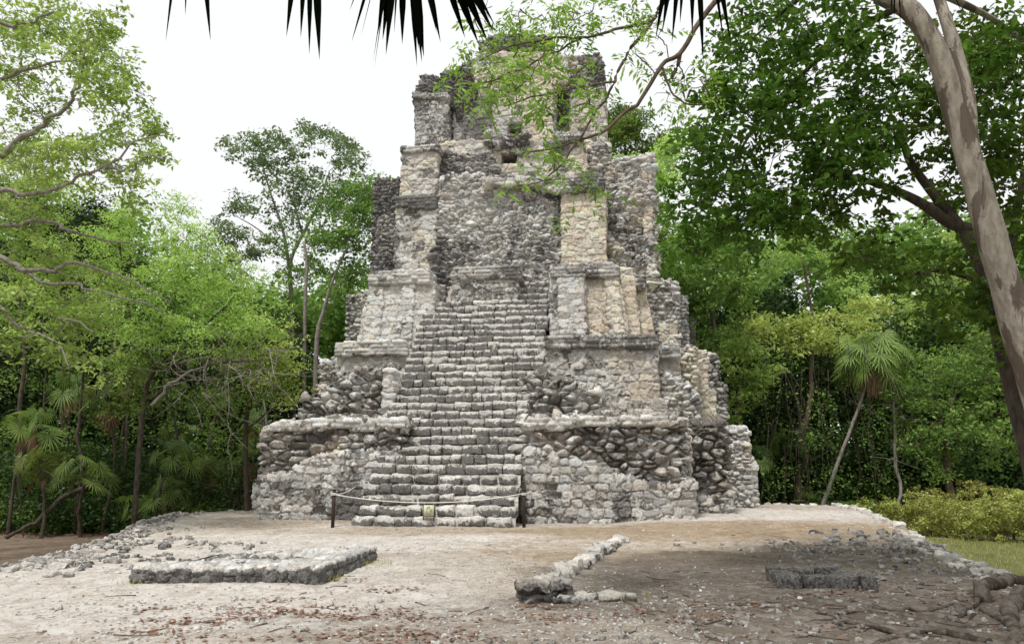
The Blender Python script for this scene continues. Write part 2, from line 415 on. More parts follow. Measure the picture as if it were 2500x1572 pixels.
col = np.ones((len(xf), 3)) * [.51, .455, .39]
def mixc(c, m, k): return c * (1 - (m * k)[:, None]) + (m * k)[:, None]
def lay(c, m, rgb): return c * (1 - m[:, None]) + np.array(rgb) * m[:, None]
col = lay(col, white * .9, (.66, .62, .57)); col = lay(col, moss * .75, (.36, .265, .15)); col = lay(col, shaded_soil * .9, (.155, .128, .102))
out_ = 1 - ins
col = lay(col, out_, (.13, .095, .068)); lft = out_ * (xf < 0) * sstep(25.5, 23.5, yf + .25 * (xf + 12)); col = lay(col, lft * .85, (.25, .19, .14))
col = lay(col, grass_r * .8, (.17, .19, .06)); pth = grass_r * (1 - sstep(.4, .8, np.abs(yf - 24.2 - .12 * (12 - xf)))); col = lay(col, pth * .9, (.40, .31, .24))
grit = np.clip(.55 + white * .5 - moss * .3 - out_ * .6 - shaded_soil * .25, 0.05, 1)
M_gr, t, b, _ = newmat("compacted_limestone_grit"); v = objco(t); c = attr(t, 'col'); g = attr(t, 'grit', True)
n1 = noise(t, v, 2.2, 7, .65, .5); n2 = noise(t, v, 22, 6, .7); n3 = noise(t, v, 75, 3, .6); n5 = noise(t, v, .7, 5, .6)
c = mix(t, mrange(t, n1, .35, .68, 0., .75), c, mix(t, .5, c, (.42, .35, .30), 'MULTIPLY')) if False else mix(t, mrange(t, n1, .35, .68, 0., .5), c, mix(t, 1., c, (.58, .52, .46), 'MULTIPLY'))
c = mix(t, mrange(t, noise(t, v, .9, 6, .7, .8), .52, .60, 0., .5), c, mix(t, 1., c, (.66, .60, .54), 'MULTIPLY'))
c = mix(t, mrange(t, noise(t, v, 7., 6, .7, .6), .50, .60, 0., .55), c, mix(t, 1., c, (.66, .60, .54), 'MULTIPLY'))
c = mix(t, mrange(t, n2, .50, .62, 0., .7), c, mix(t, 1., c, (.52, .47, .42), 'MULTIPLY'))
c = mix(t, math_(t, 'MULTIPLY', mrange(t, n3, .57, .66), math_(t, 'MULTIPLY', g, .7)), c, (.62, .58, .52))
c = mix(t, math_(t, 'MULTIPLY', mrange(t, noise(t, v, 5., 6, .72, 1.), .50, .58), math_(t, 'MULTIPLY', g, .55)), c, (.68, .64, .59))
vo = N(t, "ShaderNodeTexVoronoi"); vo.inputs['Scale'].default_value = 16; t.links.new(v, vo.inputs['Vector'])
c = mix(t, math_(t, 'MULTIPLY', mrange(t, vo.outputs['Distance'], .22, .14), mrange(t, noise(t, v, 3, 3), .5, .62, 0., .8)), c, (.56, .52, .47))
t.links.new(c, b.inputs['Base Color']); b.inputs['Roughness'].default_value = .95
bump(t, b, math_(t, 'ADD', n2, math_(t, 'ADD', math_(t, 'MULTIPLY', n3, .5), math_(t, 'MULTIPLY', n1, 1.2))), .9, .035)
ground = mesh("ground", np.stack([xf, yf, Z], 1), [FQ], M_gr, attrs={'col': col, 'grit': grit}, smooth=True)
tag(ground, kind='structure')

# ------------------------------------------------------------------ masonry
GREY = np.array([.74, .715, .68]); CREAM = np.array([.82, .71, .57]); MORT = np.array([.74, .70, .63]); BROWN = np.array([.23, .20, .175])
def masonry(P, style, seed):
    """P local points -> outward displacement (m), joint mask, stone random a, b"""
    W = np.stack([vnoise(P * 2.3, seed + 5), vnoise(P * 2.3, seed + 6), vnoise(P * 2.3, seed + 7)], 1)
    if style == 'course':
        Q = P + W * [.05, .05, .035]; Q[:, 2] += .05 * vnoise(P * [.5, .5, 1.1], seed + 8)
        Q = Q / [.34, .34, .205]; Q[:, 0] += 3.7 * _h(np.floor(Q[:, 2]), Q[:, 2] * 0, Q[:, 2] * 0, seed + 2)
        f1, f2, a, b, tl = worley(Q, (.85, .85, .5), seed, True, True); d = (f2 - f1); j = 1 - sstep(.02, .09, d)
        h = sstep(.015, .13, d); gone = sstep(.93, .94, b)
        disp = .068 * h + .04 * (a - .5) * h + .04 * tl * h - .07 * gone * h + .022 * fbm(P * 9, seed, 5) + .012 * np.abs(vnoise(P * [5, 5, 14], seed + 4)) + .03 * fbm(P * 1.5, seed + 3, 2)
    elif style == 'rubble':
        Q = (P + W * .07) / [.36, .36, .21]; f1, f2, a, b, tl = worley(Q, (1., 1., .9), seed, False, True); d = (f2 - f1)
        h = np.clip((d - .06) / .26, 0, 1) ** .6; j = 1 - sstep(.02, .2, d)
        disp = .24 * h + .13 * (a - .5) * h + .38 * tl * h + .13 * fbm(P * 6, seed, 5) + .09 * np.abs(vnoise(P * [4, 4, 13], seed + 4)) - .14
    elif style == 'smallrubble':
        Q = (P + W * .05) / [.24, .24, .14]; f1, f2, a, b, tl = worley(Q, (1., 1., .8), seed, True, True); d = (f2 - f1)
        h = np.clip((d - .03) / .2, 0, 1) ** .6; j = 1 - sstep(.02, .2, d)
        disp = .12 * tl * h + .13 * h + .07 * (a - .5) + .03 * fbm(P * 8, seed, 4) + .05 * fbm(P * 1.4, seed + 3, 3) - .04
    elif style == 'core':
        Q = (P + W * .12) / [.27, .27, .12]; f1, f2, a, b, tl = worley(Q, (1, 1, 1), seed, False, True); d = (f2 - f1)
        h = np.clip((d - .03) / .3, 0, 1) ** .6; j = 1 - sstep(.02, .15, d)
        disp = .13 * h + .2 * tl * h + .15 * (a - .5) + .05 * fbm(P * 7, seed, 4) + .30 * fbm(P * 1.0, seed + 3, 5)
    elif style == 'slab':      # string course: long thin flat stones
        Q = P + W * .02; row = np.floor(Q[:, 2] / .13); fz = Q[:, 2] / .13 - row
        H = np.stack([Q[:, 0] / .42 + row * 3.3, Q[:, 1] / .42, row + .5], 1); f1, f2, a, b = worley(H, (.8, .8, 0), seed)
        dx = (f2 - f1) * .21; d = np.minimum(dx, np.minimum(fz, 1 - fz) * .13); h = sstep(0, .028, d); j = 1 - sstep(.003, .015, d)
        disp = .05 * h + .05 * (a - .5) * h + .025 * fbm(P * 7, seed, 4)
    return disp, j, a, b
def paint(P, style, j, a, b, warm, lich, tone, seed, nrmz, side=0.):
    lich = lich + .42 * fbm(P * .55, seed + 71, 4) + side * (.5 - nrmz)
    wn = fbm(P * .55, seed + 40, 4) + .35 * (b - .5)
    w = sstep(.12, -.12, wn - (warm - .60) * 1.1) if warm > 0 else P[:, 0] * 0
    c = GREY[None] * (1 - w[:, None]) + CREAM[None] * w[:, None]
    if style in ('rubble',):
        k_ = .18 + .45 * sstep(-.3, .3, fbm(P * 3, seed + 50, 3)); c = c * (1 - k_[:, None]) + BROWN[None] * k_[:, None]
    c = c * (tone * (.60 + .60 * a))[:, None]
    c = c * np.array([1 + .06 * 1, 1, 1 - .05]) ** ((b - .5)[:, None] * 2)
    if style in ('course', 'slab'): c = c * (1 - .75 * j[:, None]) + MORT * .95 * .75 * j[:, None]
    dirt = sstep(.15, .5, fbm(P * [1.1, 1.1, .45], seed + 60, 4) + .1)
    l = np.clip(lich + .34 * dirt - .12 + .28 * (b > .84) + .12 * (a - .5) - .3 * w, 0, 1.1)
    return np.clip(c, .02, .88), l
def slab(acc, poly, style, v0, depth, bat=0., zr=0., res=.032, warm=.2, lich=.5, tone=1., seed=1, holes=(), rag=.03, px=True, kd=1.3, ks=1., post=None, side=0.):
    if px: poly = [loc(x, y, v0, bat, zr) for x, y in poly]; holes = [[loc(x, y, v0, bat, zr) for x, y in h] for h in holes]
    rag = rag * (.5 if style == 'slab' else 1); res = min(res, .027) if style in ('course', 'rubble') else res
    poly = np.array(poly); u0, z0 = poly.min(0); u1, z1 = poly.max(0)
    us = np.arange(u0 - .1, u1 + .1 + res, res); zs = np.arange(z0 - .02, z1 + .1 + res, res)
    CU, CZ = np.meshgrid((us[:-1] + us[1:]) / 2, (zs[:-1] + zs[1:]) / 2); PP = np.stack([CU.ravel(), CZ.ravel() * 0 + seed, CZ.ravel()], 1)
    du = rag * 2 * fbm(PP * 5, seed + 90, 3) + rag * fbm(PP * [1, 1, 1] * 1.6, seed + 93, 2); dz = rag * 2 * fbm(PP * 5, seed + 91, 3)
    M = (sdist(CU.ravel() + du, CZ.ravel() + dz, poly) > 0)
    for h in holes: M &= ~(sdist(CU.ravel() + du * .5, CZ.ravel() + dz * .5, np.array(h)) > 0)
    M = M.reshape(CU.shape); nu, nz_ = len(us), len(zs)
    iy, ix = np.nonzero(M); base = iy * nu + ix
    quads = np.stack([base, base + 1, base + nu + 1, base + nu], 1)
    # boundary edges (oriented so the strip faces outward)
    Mp = np.pad(M, 1); L = []
    for dy, dx, e in ((0, -1, (nu, 0)), (0, 1, (1, nu + 1)), (-1, 0, (0, 1)), (1, 0, (nu + 1, nu))):
        m = M & ~Mp[1 + dy:1 + dy + M.shape[0], 1 + dx:1 + dx + M.shape[1]]; y, x = np.nonzero(m); q = y * nu + x
        L.append(np.stack([q + e[0], q + e[1]], 1))
    E = np.concatenate(L); lay_v = [0.]; s = max(res, .035)
    while lay_v[-1] < depth - 1e-6: 
        if lay_v[-1] > kd: s *= 1.35
        lay_v.append(min(depth, lay_v[-1] + s))
    used = np.unique(quads); rm = np.full(nu * nz_, -1); rm[used] = np.arange(len(used))
    U = us[used % nu]; Zc = zs[used // nu]; n0 = len(used)
    V = [np.stack([U, U * 0, Zc], 1)]; Fs = [rm[quads]]
    bd = np.unique(E); bm = np.full(nu * nz_, -1); bm[bd] = np.arange(len(bd)); prev = rm[bd]; bV = np.stack([us[bd % nu], bd * 0., zs[bd // nu]], 1)
    e0, e1 = bm[E[:, 0]], bm[E[:, 1]]; off = n0
    for lv in lay_v[1:]:
        cur = off + np.arange(len(bd)); V.append(bV + [0, lv, 0]); off += len(bd)
        Fs.append(np.stack([prev[e1], prev[e0], cur[e0], cur[e1]], 1)); prev = cur
    V = np.concatenate(V); Fq = np.concatenate(Fs)
    V[:, 1] += v0 + bat * (V[:, 2] - zr) if True else 0
    # smooth the stair-stepped silhouette and take area normals
    a_, b_, c_, d_ = (V[Fq[:, k]] for k in range(4)); fn = np.cross(c_ - a_, d_ - b_)
    nr = np.zeros_like(V)
    for k in range(4): np.add.at(nr, Fq[:, k], fn)
    for _ in range(3):
        s2 = np.zeros_like(V); cn = np.zeros(len(V)); sn = np.zeros_like(V)
        for k in range(4):
            np.add.at(s2, Fq[:, k], V[Fq[:, (k + 1) % 4]]); np.add.at(sn, Fq[:, k], nr[Fq[:, (k + 1) % 4]]); np.add.at(cn, Fq[:, k], 1)
            np.add.at(s2, Fq[:, (k + 1) % 4], V[Fq[:, k]]); np.add.at(sn, Fq[:, (k + 1) % 4], nr[Fq[:, k]]); np.add.at(cn, Fq[:, (k + 1) % 4], 1)
        V = .4 * V + .6 * s2 / cn[:, None]; nr = .5 * nr + .5 * sn / cn[:, None] * 1.
    nr = unit(nr)
    if post is not None: V = post(V)
    dsp, j, a, b = masonry(V * ks, style, seed); dsp = dsp / ks * (.62 if style == 'course' and seed > 40 and seed < 140 else 1.); c, l = paint(V, style, j, a, b, warm, lich, tone, seed, nr[:, 2], side)
    if side and post is not None: l = l + .8 * side * sstep(z1 - .045, z1 - .10, V[:, 2])  # dark below the top: shade of the sunken strips painted through the lichen value
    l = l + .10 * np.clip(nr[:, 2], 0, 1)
    V2 = V + nr * dsp[:, None]
    acc.add(V2, [Fq], col=c, lichen=l)
# block template for dressed and loose stones
def _tmpl(k=6):
    pts = {}; F_ = []
    def vid(p):
        key = tuple(np.round(p, 5)); 
        if key not in pts: pts[key] = len(pts)
        return pts[key]
    g = np.linspace(-1, 1, k + 1)
    for ax in range(3):
        for s in (-1, 1):
            for i in range(k):
                for j in range(k):
                    q = []
                    for (a, b) in ((i, j), (i + 1, j), (i + 1, j + 1), (i, j + 1)):
                        p = [0, 0, 0]; p[ax] = s; p[(ax + 1) % 3] = g[a]; p[(ax + 2) % 3] = g[b]; q.append(vid(p))
                    F_.append(q if s > 0 else q[::-1])
    return np.array(list(pts.keys())), np.array(F_)
T6, TF6 = _tmpl(6); T4, TF4 = _tmpl(4); T3, TF3 = _tmpl(3); T2, TF2 = _tmpl(2); T8, TF8 = _tmpl(8)
def blocks(acc, C, Sz, seed, roundness=.35, rough=.08, rot=None, T=T6, TF=TF6, tone=1., warm=.1, lich=.5, brown=0., edge=0., rotx=0., rv=.2):
    """C (m,3) centres, Sz (m,3) full sizes"""
    C = np.asarray(C, float); Sz = np.asarray(Sz, float); m = len(C); rg = np.random.default_rng(seed)
    D = unit(T); B = T * (1 - roundness) + D * roundness * 1.25; B = B / np.abs(B).max()
    V = B[None] * Sz[:, None] / 2
    off = rg.uniform(0, 100, (m, 1, 3)); ms = Sz.mean(1)[:, None, None]
    Q = ((V / ms * 1.6) + off).reshape(-1, 3); Q2 = ((V / ms * 4.5) + off).reshape(-1, 3)
    nzv = np.stack([vnoise(Q, seed + k) + .5 * vnoise(Q2, seed + 9 + k) for k in range(3)], 1).reshape(V.shape)
    V = V + nzv * ms * rough * 1.3
    if rot is not None:
        c, s = np.cos(rot)[:, None], np.sin(rot)[:, None]; V = np.stack([V[..., 0] * c - V[..., 1] * s, V[..., 0] * s + V[..., 1] * c, V[..., 2]], -1)
    if rotx:
        an = rg.normal(size=m) * rotx; c, s = np.cos(an)[:, None], np.sin(an)[:, None]; V = np.stack([V[..., 0], V[..., 1] * c - V[..., 2] * s, V[..., 1] * s + V[..., 2] * c], -1)
    V = V + C[:, None]
    r = rg.uniform(.9 - rv, .9 + rv, m); w = np.clip(rg.normal(warm, .12, m), 0, 1)[:, None]
    col = (GREY * (1 - w) + CREAM * w) * (r * tone)[:, None]; col = col * (1 - brown) + BROWN * brown
    l = np.clip(rg.normal(lich, .09, m) + .4 * fbm(C * .9 + 3.3, 77, 3), 0, 1)
    l = np.repeat(l, len(T)).reshape(m, -1)
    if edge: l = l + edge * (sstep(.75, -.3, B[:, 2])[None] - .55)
    A = len(T); F_ = (np.arange(m)[:, None, None] * A + TF[None]).reshape(-1, 4)
    acc.add(V.reshape(-1, 3), [F_], col=np.repeat(np.clip(col, 0, .88), A, 0), lichen=l.ravel())

pyr = empty("stone_pyramid", (OX, OY, 0), -TH)
tag(pyr, "tall stepped grey limestone pyramid with steep central stairway and ruined temple on top", "pyramid")
rg = np.random.default_rng(5)
# --- stairway: 28 steps and four short flights either side of the landing shrine
RUN, RISE = .235, .25
stair = Acc()
cu = np.array([(-1.9, 0), (2.0, 0)]);
sil = [(0, -.3), (0, .1)]
V = []; 
for i in range(33):
    v = i * RUN + .14; V += [(v, i * RISE - .02), (v, i * RISE + RISE - .05)]
V = [(0.14, -.4)] + V[1:] + [(9.2, V[-1][1]), (9.2, -.4)]
A_ = [(-1.9, p[0], p[1]) for p in V]; B_ = [(2.02, p[0], p[1]) for p in V]; nV = len(V)
stair.add(np.array(A_ + B_), [np.array([(i, (i + 1) % nV, nV + (i + 1) % nV, nV + i) for i in range(nV)])], col=np.tile(MORT * .8, (2 * nV, 1)), lichen=np.full(2 * nV, .5))
# side cheeks of the ramp are closed by rows of thin stones behind each riser
staircase = stair.build("staircase", M_stone, pyr)
def step(i, ranges, seed):
    a = Acc(); rs = np.random.default_rng(seed); C = []; S = []
    for u0, u1 in ranges:
        u = u0 + rs.uniform(-.06, .06)
        while u < u1 - .1:
            w = rs.uniform(.24, .58) if i > 5 else rs.uniform(.34, .72); w = min(w, u1 - u + rs.uniform(0, .08))
            h = RISE * rs.uniform(.93, 1.06); C.append([u + w / 2, i * RUN + .25 + rs.uniform(-.02, .02), i * RISE + h / 2 - .012 + .018 * math.sin(u * 1.7 + i)])
            S.append([w * 1.0, .5, h * .99]); u += w
    # wedge stones that fill the gap behind
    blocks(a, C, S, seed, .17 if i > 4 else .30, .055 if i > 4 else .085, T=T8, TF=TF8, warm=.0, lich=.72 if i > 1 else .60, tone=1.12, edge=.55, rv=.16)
    a.build("step", M_stone, staircase)
for i in range(28):
    lft = -2.02 + .03 * math.sin(i * 1.3); rgt = 1.98 if i < 17 else 2.32
    if i == 0: lft, rgt = -2.1, 1.96
    step(i, [(lft, rgt)], 100 + i)
for i in range(28, 32): step(i, [(-2.0, -1.42)], 100 + i); step(i, [(.99, 2.3)], 140 + i)

def part(name, specs, mat=None):
    for s in specs:
        a = Acc(); slab(a, **s); o = a.build(name, mat or M_stone, pyr)
    return o
# --- base tier
zT0 = 2.56
part("base_wall", [
  dict(poly=[(632, 1300), (632, 1168), (660, 1155), (708, 1156), (735, 1132), (782, 1112), (900, 1100), (985, 1100), (985, 1300)], style='course', v0=1.5, depth=2.2, bat=.03, warm=.12, lich=.55, tone=1.05, seed=11, rag=.04),
  dict(poly=[(1272, 1300), (1272, 1100), (1340, 1100), (1365, 1122), (1474, 1134), (1520, 1165), (1545, 1173), (1660, 1190), (1672, 1177), (1697, 1177), (1698, 1300)], style='course', v0=1.5, depth=2.4, bat=.03, warm=.05, lich=.62, tone=.95, seed=12, rag=.04),
  dict(poly=[(620, 1290), (620, 1185), (632, 1180), (700, 1180), (700, 1290)], style='course', v0=4.2, depth=3, warm=.3, lich=.3, tone=1.2, seed=13),
])
part("rubble_core", [
  dict(poly=[(640, 1290), (637, 1062), (655, 1060), (660, 1042), (760, 1034), (940, 1030), (985, 1030), (985, 1290)], style='rubble', v0=1.68, depth=3.6, warm=.2, lich=.52, tone=1.35, seed=21, rag=.05),
  dict(poly=[(1270, 1290), (1270, 1028), (1440, 1022), (1600, 1022), (1668, 1024), (1670, 1290)], style='rubble', v0=1.70, depth=3.6, warm=.1, lich=.52, tone=1.3, seed=22, rag=.05),
  dict(poly=[(1672, 1290), (1670, 1038), (1768, 1036), (1780, 1290)], style='rubble', v0=3.6, depth=3, warm=.2, lich=.5, tone=1.05, seed=23, rag=.05),
], M_brown)
part("stepped_corner", [
  dict(poly=[(1690, 1280), (1690, 1215), (1745, 1210), (1788, 1200), (1791, 1280)], style='course', v0=3.5, depth=3, warm=.1, lich=.45, tone=.95, seed=24, rag=.04),
  dict(poly=[(1668, 1300), (1664, 1060), (1680, 1060), (1690, 1300)], style='smallrubble', v0=2.3, depth=1.5, warm=.5, lich=.3, tone=1.1, seed=25),
  dict(poly=[(1765, 1270), (1765, 1046), (1826, 1050), (1829, 1115), (1840, 1270)], style='smallrubble', v0=6.3, depth=3, warm=.45, lich=.38, tone=1.1, seed=26, rag=.04),
  dict(poly=[(1812, 1265), (1812, 1112), (1838, 1112), (1846, 1140), (1852, 1265)], style='course', v0=8.6, depth=3, warm=.2, lich=.35, tone=1.1, seed=27),
])
part("ledge_coping", [
  dict(poly=[(660, 1050), (662, 1032), (760, 1026), (930, 1024), (985, 1024), (985, 1046), (800, 1046)], style='slab', v0=1.55, depth=1.6, warm=.15, lich=.25, tone=1.15, seed=28, rag=.05),
  dict(poly=[(1270, 1046), (1270, 1024), (1440, 1018), (1600, 1018), (1668, 1020), (1670, 1040), (1500, 1040)], style='slab', v0=1.58, depth=1.6, warm=.1, lich=.35, tone=1.05, seed=29, rag=.05),
])
# --- middle ledge ruins against the second tier
part("collapsed_facing", [
  dict(poly=[(738, 1060), (740, 990), (755, 975), (768, 958), (795, 945), (800, 930), (822, 922), (860, 915), (890, 902), (938, 905), (942, 1060)], style='rubble', v0=3.0, depth=1.7, bat=.12, zr=2.5, warm=.15, lich=.58, tone=1.3, seed=31, rag=.12),
  dict(poly=[(936, 1060), (937, 905), (958, 905), (958, 1060)], style='course', v0=2.95, depth=1.5, warm=.1, lich=.25, tone=1.2, seed=32),
  dict(poly=[(1282, 1060), (1282, 915), (1335, 918), (1340, 935), (1372, 936), (1440, 950), (1449, 955), (1449, 1060)], style='rubble', v0=3.0, depth=1.6, bat=.10, zr=2.5, warm=.15, lich=.52, tone=1.3, seed=33, rag=.09),
], M_brown)
part("second_tier_wall", [
  dict(poly=[(812, 1060), (824, 862), (1000, 862), (1000, 1060)], style='course', v0=4.3, depth=4, bat=.08, zr=2.6, warm=.25, lich=.32, tone=1.12, seed=41),
  dict(poly=[(1316, 1060), (1316, 842), (1602, 842), (1609, 975), (1630, 980), (1632, 1060)], style='course', v0=4.3, depth=4, bat=.06, zr=2.6, warm=.45, lich=.40, tone=1.0, seed=42),
])
part("second_tier_cornice", [
  dict(poly=[(818, 866), (820, 838), (905, 832), (990, 834), (990, 864)], style='slab', v0=4.25, depth=1.6, warm=.1, lich=.4, tone=1.1, seed=43),
  dict(poly=[(1332, 848), (1332, 820), (1480, 816), (1604, 818), (1606, 850)], style='slab', v0=4.25, depth=1.6, warm=0, lich=.62, tone=.95, seed=44),
  dict(poly=[(1598, 872), (1598, 842), (1658, 846), (1660, 876)], style='slab', v0=5.1, depth=1.2, warm=0, lich=.6, tone=.9, seed=45),
])
part("second_tier_corner", [
  dict(poly=[(1600, 1060), (1600, 868), (1655, 868), (1665, 960), (1665, 1060)], style='course', v0=5.3, depth=2, warm=.8, lich=.25, tone=1.0, seed=46),
  dict(poly=[(1606, 1060), (1606, 925), (1655, 925), (1690, 960), (1702, 975), (1702, 1060)], style='smallrubble', v0=4.7, depth=1.6, warm=.2, lich=.45, tone=1.1, seed=47, rag=.08),
  dict(poly=[(1655, 1060), (1658, 852), (1697, 850), (1702, 1060)], style='smallrubble', v0=6.2, depth=2, warm=.75, lich=.35, tone=1.1, seed=48, rag=.05),
  dict(poly=[(1695, 1060), (1697, 855), (1727, 856), (1728, 950), (1745, 955), (1746, 1060)], style='course', v0=7.4, depth=2, warm=.8, lich=.3, tone=1.05, seed=49, rag=.04),
  dict(poly=[(1725, 1060), (1727, 868), (1750, 868), (1752, 938), (1771, 942), (1773, 1060)], style='smallrubble', v0=8.8, depth=2, warm=.15, lich=.5, tone=.95, seed=50, rag=.04),
  dict(poly=[(780, 960), (782, 883), (822, 880), (822, 960)], style='smallrubble', v0=6.5, depth=2, warm=.4, lich=.4, tone=1.0, seed=51, rag=.05),
])
# --- third tier
part("third_tier_wall", [
  dict(poly=[(868, 870), (886, 760), (912, 690), (1060, 690), (1060, 870)], style='course', v0=5.75, depth=3.4, bat=.16, zr=5.2, warm=.15, lich=.3, tone=1.12, seed=61),
  dict(poly=[(1342, 870), (1342, 668), (1425, 668), (1434, 870)], style='course', v0=5.65, depth=3.4, bat=.16, zr=5.2, warm=.05, lich=.35, tone=1.05, seed=62),
  dict(poly=[(1425, 870), (1420, 668), (1506, 665), (1525, 760), (1540, 870)], style='course', v0=5.85, depth=3.4, bat=.16, zr=5.2, warm=.9, lich=.45, tone=1.0, seed=63),
])
part("slanted_pilaster", [
  dict(poly=[(885, 830), (905, 690), (935, 690), (925, 830)], style='course', v0=5.66, depth=.4, bat=.16, zr=5.2, warm=.1, lich=.25, tone=1.2, seed=64),
  dict(poly=[(966, 830), (983, 690), (1012, 690), (1002, 830)], style='course', v0=5.66, depth=.4, bat=.16, zr=5.2, warm=.1, lich=.3, tone=1.2, seed=65),
  dict(poly=[(1368, 822), (1362, 672), (1424, 672), (1432, 822)], style='course', v0=5.52, depth=.4, bat=.16, zr=5.2, warm=0, lich=.4, tone=1.0, seed=66),
  dict(poly=[(1488, 822), (1478, 672), (1506, 672), (1528, 822)], style='course', v0=5.7, depth=.5, bat=.16, zr=5.2, warm=.85, lich=.3, tone=1.1, seed=67),
  dict(poly=[(1520, 860), (1512, 655), (1545, 655), (1566, 860)], style='course', v0=6.4, depth=1.6, bat=.16, zr=5.2, warm=.85, lich=.35, tone=1.05, seed=68),
  dict(poly=[(1548, 860), (1542, 690), (1572, 690), (1598, 820), (1600, 860)], style='course', v0=6.9, depth=1.6, bat=.16, zr=5.2, warm=.85, lich=.3, tone=1.05, seed=69),
])
part("third_tier_cornice", [
  dict(poly=[(900, 696), (902, 664), (1045, 660), (1048, 690)], style='slab', v0=5.95, depth=1.4, warm=.05, lich=.42, tone=1.05, seed=71),
  dict(poly=[(1345, 675), (1345, 648), (1426, 645), (1428, 675)], style='slab', v0=5.85, depth=1.4, warm=.05, lich=.5, tone=1.0, seed=72),
  dict(poly=[(1422, 672), (1422, 640), (1508, 644), (1510, 675)], style='slab', v0=6.0, depth=1.4, warm=.05, lich=.65, tone=.85, seed=73),
  dict(poly=[(1545, 700), (1543, 680), (1574, 680), (1576, 702)], style='slab', v0=6.85, depth=1, warm=.05, lich=.6, tone=.85, seed=74),
])
part("landing_shrine", [
  dict(poly=[(1102, 745), (1106, 672), (1262, 668), (1264, 745)], style='course', v0=6.45, depth=2.2, warm=.15, lich=.62, tone=1.0, seed=75),
  dict(poly=[(1100, 680), (1100, 655), (1190, 650), (1268, 648), (1270, 678)], style='slab', v0=6.34, depth=2.2, warm=.05, lich=.6, tone=1.0, seed=76, rag=.06),
])
part("third_tier_corner", [
  dict(poly=[(1570, 850), (1572, 684), (1610, 682), (1654, 690), (1656, 850)], style='smallrubble', v0=8.0, depth=2, warm=.25, lich=.58, tone=.9, seed=77, rag=.05),
  dict(poly=[(1652, 860), (1653, 722), (1678, 722), (1679, 860)], style='slab', v0=9.0, depth=2, warm=.1, lich=.6, tone=.85, seed=78, rag=.03),
  dict(poly=[(1676, 870), (1677, 776), (1697, 776), (1698, 870)], style='course', v0=10.2, depth=2, warm=.1, lich=.6, tone=.85, seed=79),
  dict(poly=[(1610, 850), (1610, 790), (1652, 785), (1652, 850)], style='course', v0=7.95, depth=1, warm=.8, lich=.3, tone=1.1, seed=80),
  dict(poly=[(846, 830), (850, 722), (905, 718), (885, 830)], style='smallrubble', v0=7.2, depth=2, warm=.35, lich=.45, tone=1.0, seed=81, rag=.04),
])
# --- fourth tier: the great stripped core and the faced walls beside it
part("stripped_core_wall", [
  dict(poly=[(1062, 700), (1070, 445), (1110, 432), (1375, 440), (1378, 700)], style='core', v0=7.25, depth=4, bat=.10, zr=8., warm=.15, lich=.44, tone=1.1, seed=91, rag=.05),
  dict(poly=[(903, 700), (912, 560), (918, 440), (975, 436), (975, 700)], style='smallrubble', v0=8.0, depth=4, bat=.05, zr=8, warm=.1, lich=.75, tone=.8, seed=92, rag=.07),
  dict(poly=[(1476, 700), (1478, 392), (1530, 382), (1560, 384), (1585, 378), (1588, 480), (1594, 560), (1603, 690), (1603, 700)], style='core', v0=7.9, depth=4, bat=.04, zr=8, warm=.55, lich=.40, tone=1.1, seed=93, rag=.05),
])
part("fourth_tier_wall", [
  dict(poly=[(960, 700), (968, 500), (1064, 500), (1062, 700)], style='course', v0=7.2, depth=3, bat=.05, zr=8, warm=.55, lich=.45, tone=1.08, seed=94),
  dict(poly=[(966, 505), (967, 478), (1064, 478), (1064, 508)], style='slab', v0=7.2, depth=3, warm=0, lich=.65, tone=.8, seed=95),
  dict(poly=[(978, 482), (982, 362), (1068, 358), (1064, 482)], style='course', v0=7.5, depth=3.4, warm=.45, lich=.38, tone=1.05, seed=96),
  dict(poly=[(978, 372), (980, 359), (1070, 353), (1072, 368)], style='slab', v0=7.42, depth=1.4, warm=.2, lich=.5, tone=1., seed=97),
  dict(poly=[(1372, 700), (1372, 462), (1478, 458), (1480, 700)], style='course', v0=7.1, depth=3, bat=.05, zr=8, warm=1.0, lich=.22, tone=1.1, seed=98),
  dict(poly=[(1582, 700), (1570, 470), (1570, 384), (1586, 380), (1592, 560), (1606, 700)], style='course', v0=7.86, depth=3, bat=.03, zr=8, warm=.7, lich=.3, tone=1.1, seed=99),
  dict(poly=[(1325, 470), (1325, 430), (1470, 424), (1475, 464)], style='slab', v0=7.05, depth=2, warm=.05, lich=.6, tone=.9, seed=100),
  dict(poly=[(1180, 450), (1180, 436), (1330, 434), (1330, 452)], style='course', v0=7.05, depth=2, warm=.05, lich=.5, tone=1.0, seed=101),
])
# --- temple
part("temple_platform", [
  dict(poly=[(1068, 450), (1072, 385), (1100, 378), (1160, 376), (1200, 372), (1205, 440), (1205, 450)], style='core', v0=8.0, depth=3, warm=.05, lich=.75, tone=.8, seed=111, rag=.06),
  dict(poly=[(1195, 455), (1195, 345), (1490, 345), (1492, 455)], style='course', v0=8.3, depth=3, warm=.65, lich=.42, tone=1.05, seed=112, holes=[[(1220, 402), (1220, 374), (1262, 370), (1264, 402)]]),
  dict(poly=[(1060, 385), (1062, 360), (1110, 345), (1200, 338), (1200, 385)], style='course', v0=8.3, depth=3, warm=.8, lich=.2, tone=1.1, seed=113, rag=.05),
  dict(poly=[(1195, 352), (1195, 332), (1280, 330), (1280, 352)], style='core', v0=8.15, depth=1.2, warm=.0, lich=.6, tone=.9, seed=114),
  dict(poly=[(1360, 345), (1362, 330), (1420, 325), (1422, 342)], style='slab', v0=8.1, depth=1, warm=.0, lich=.55, tone=.9, seed=115),
  dict(poly=[(1440, 450), (1440, 352), (1482, 350), (1484, 452)], style='smallrubble', v0=8.05, depth=1.5, warm=.3, lich=.5, tone=.95, seed=116, rag=.06),
])
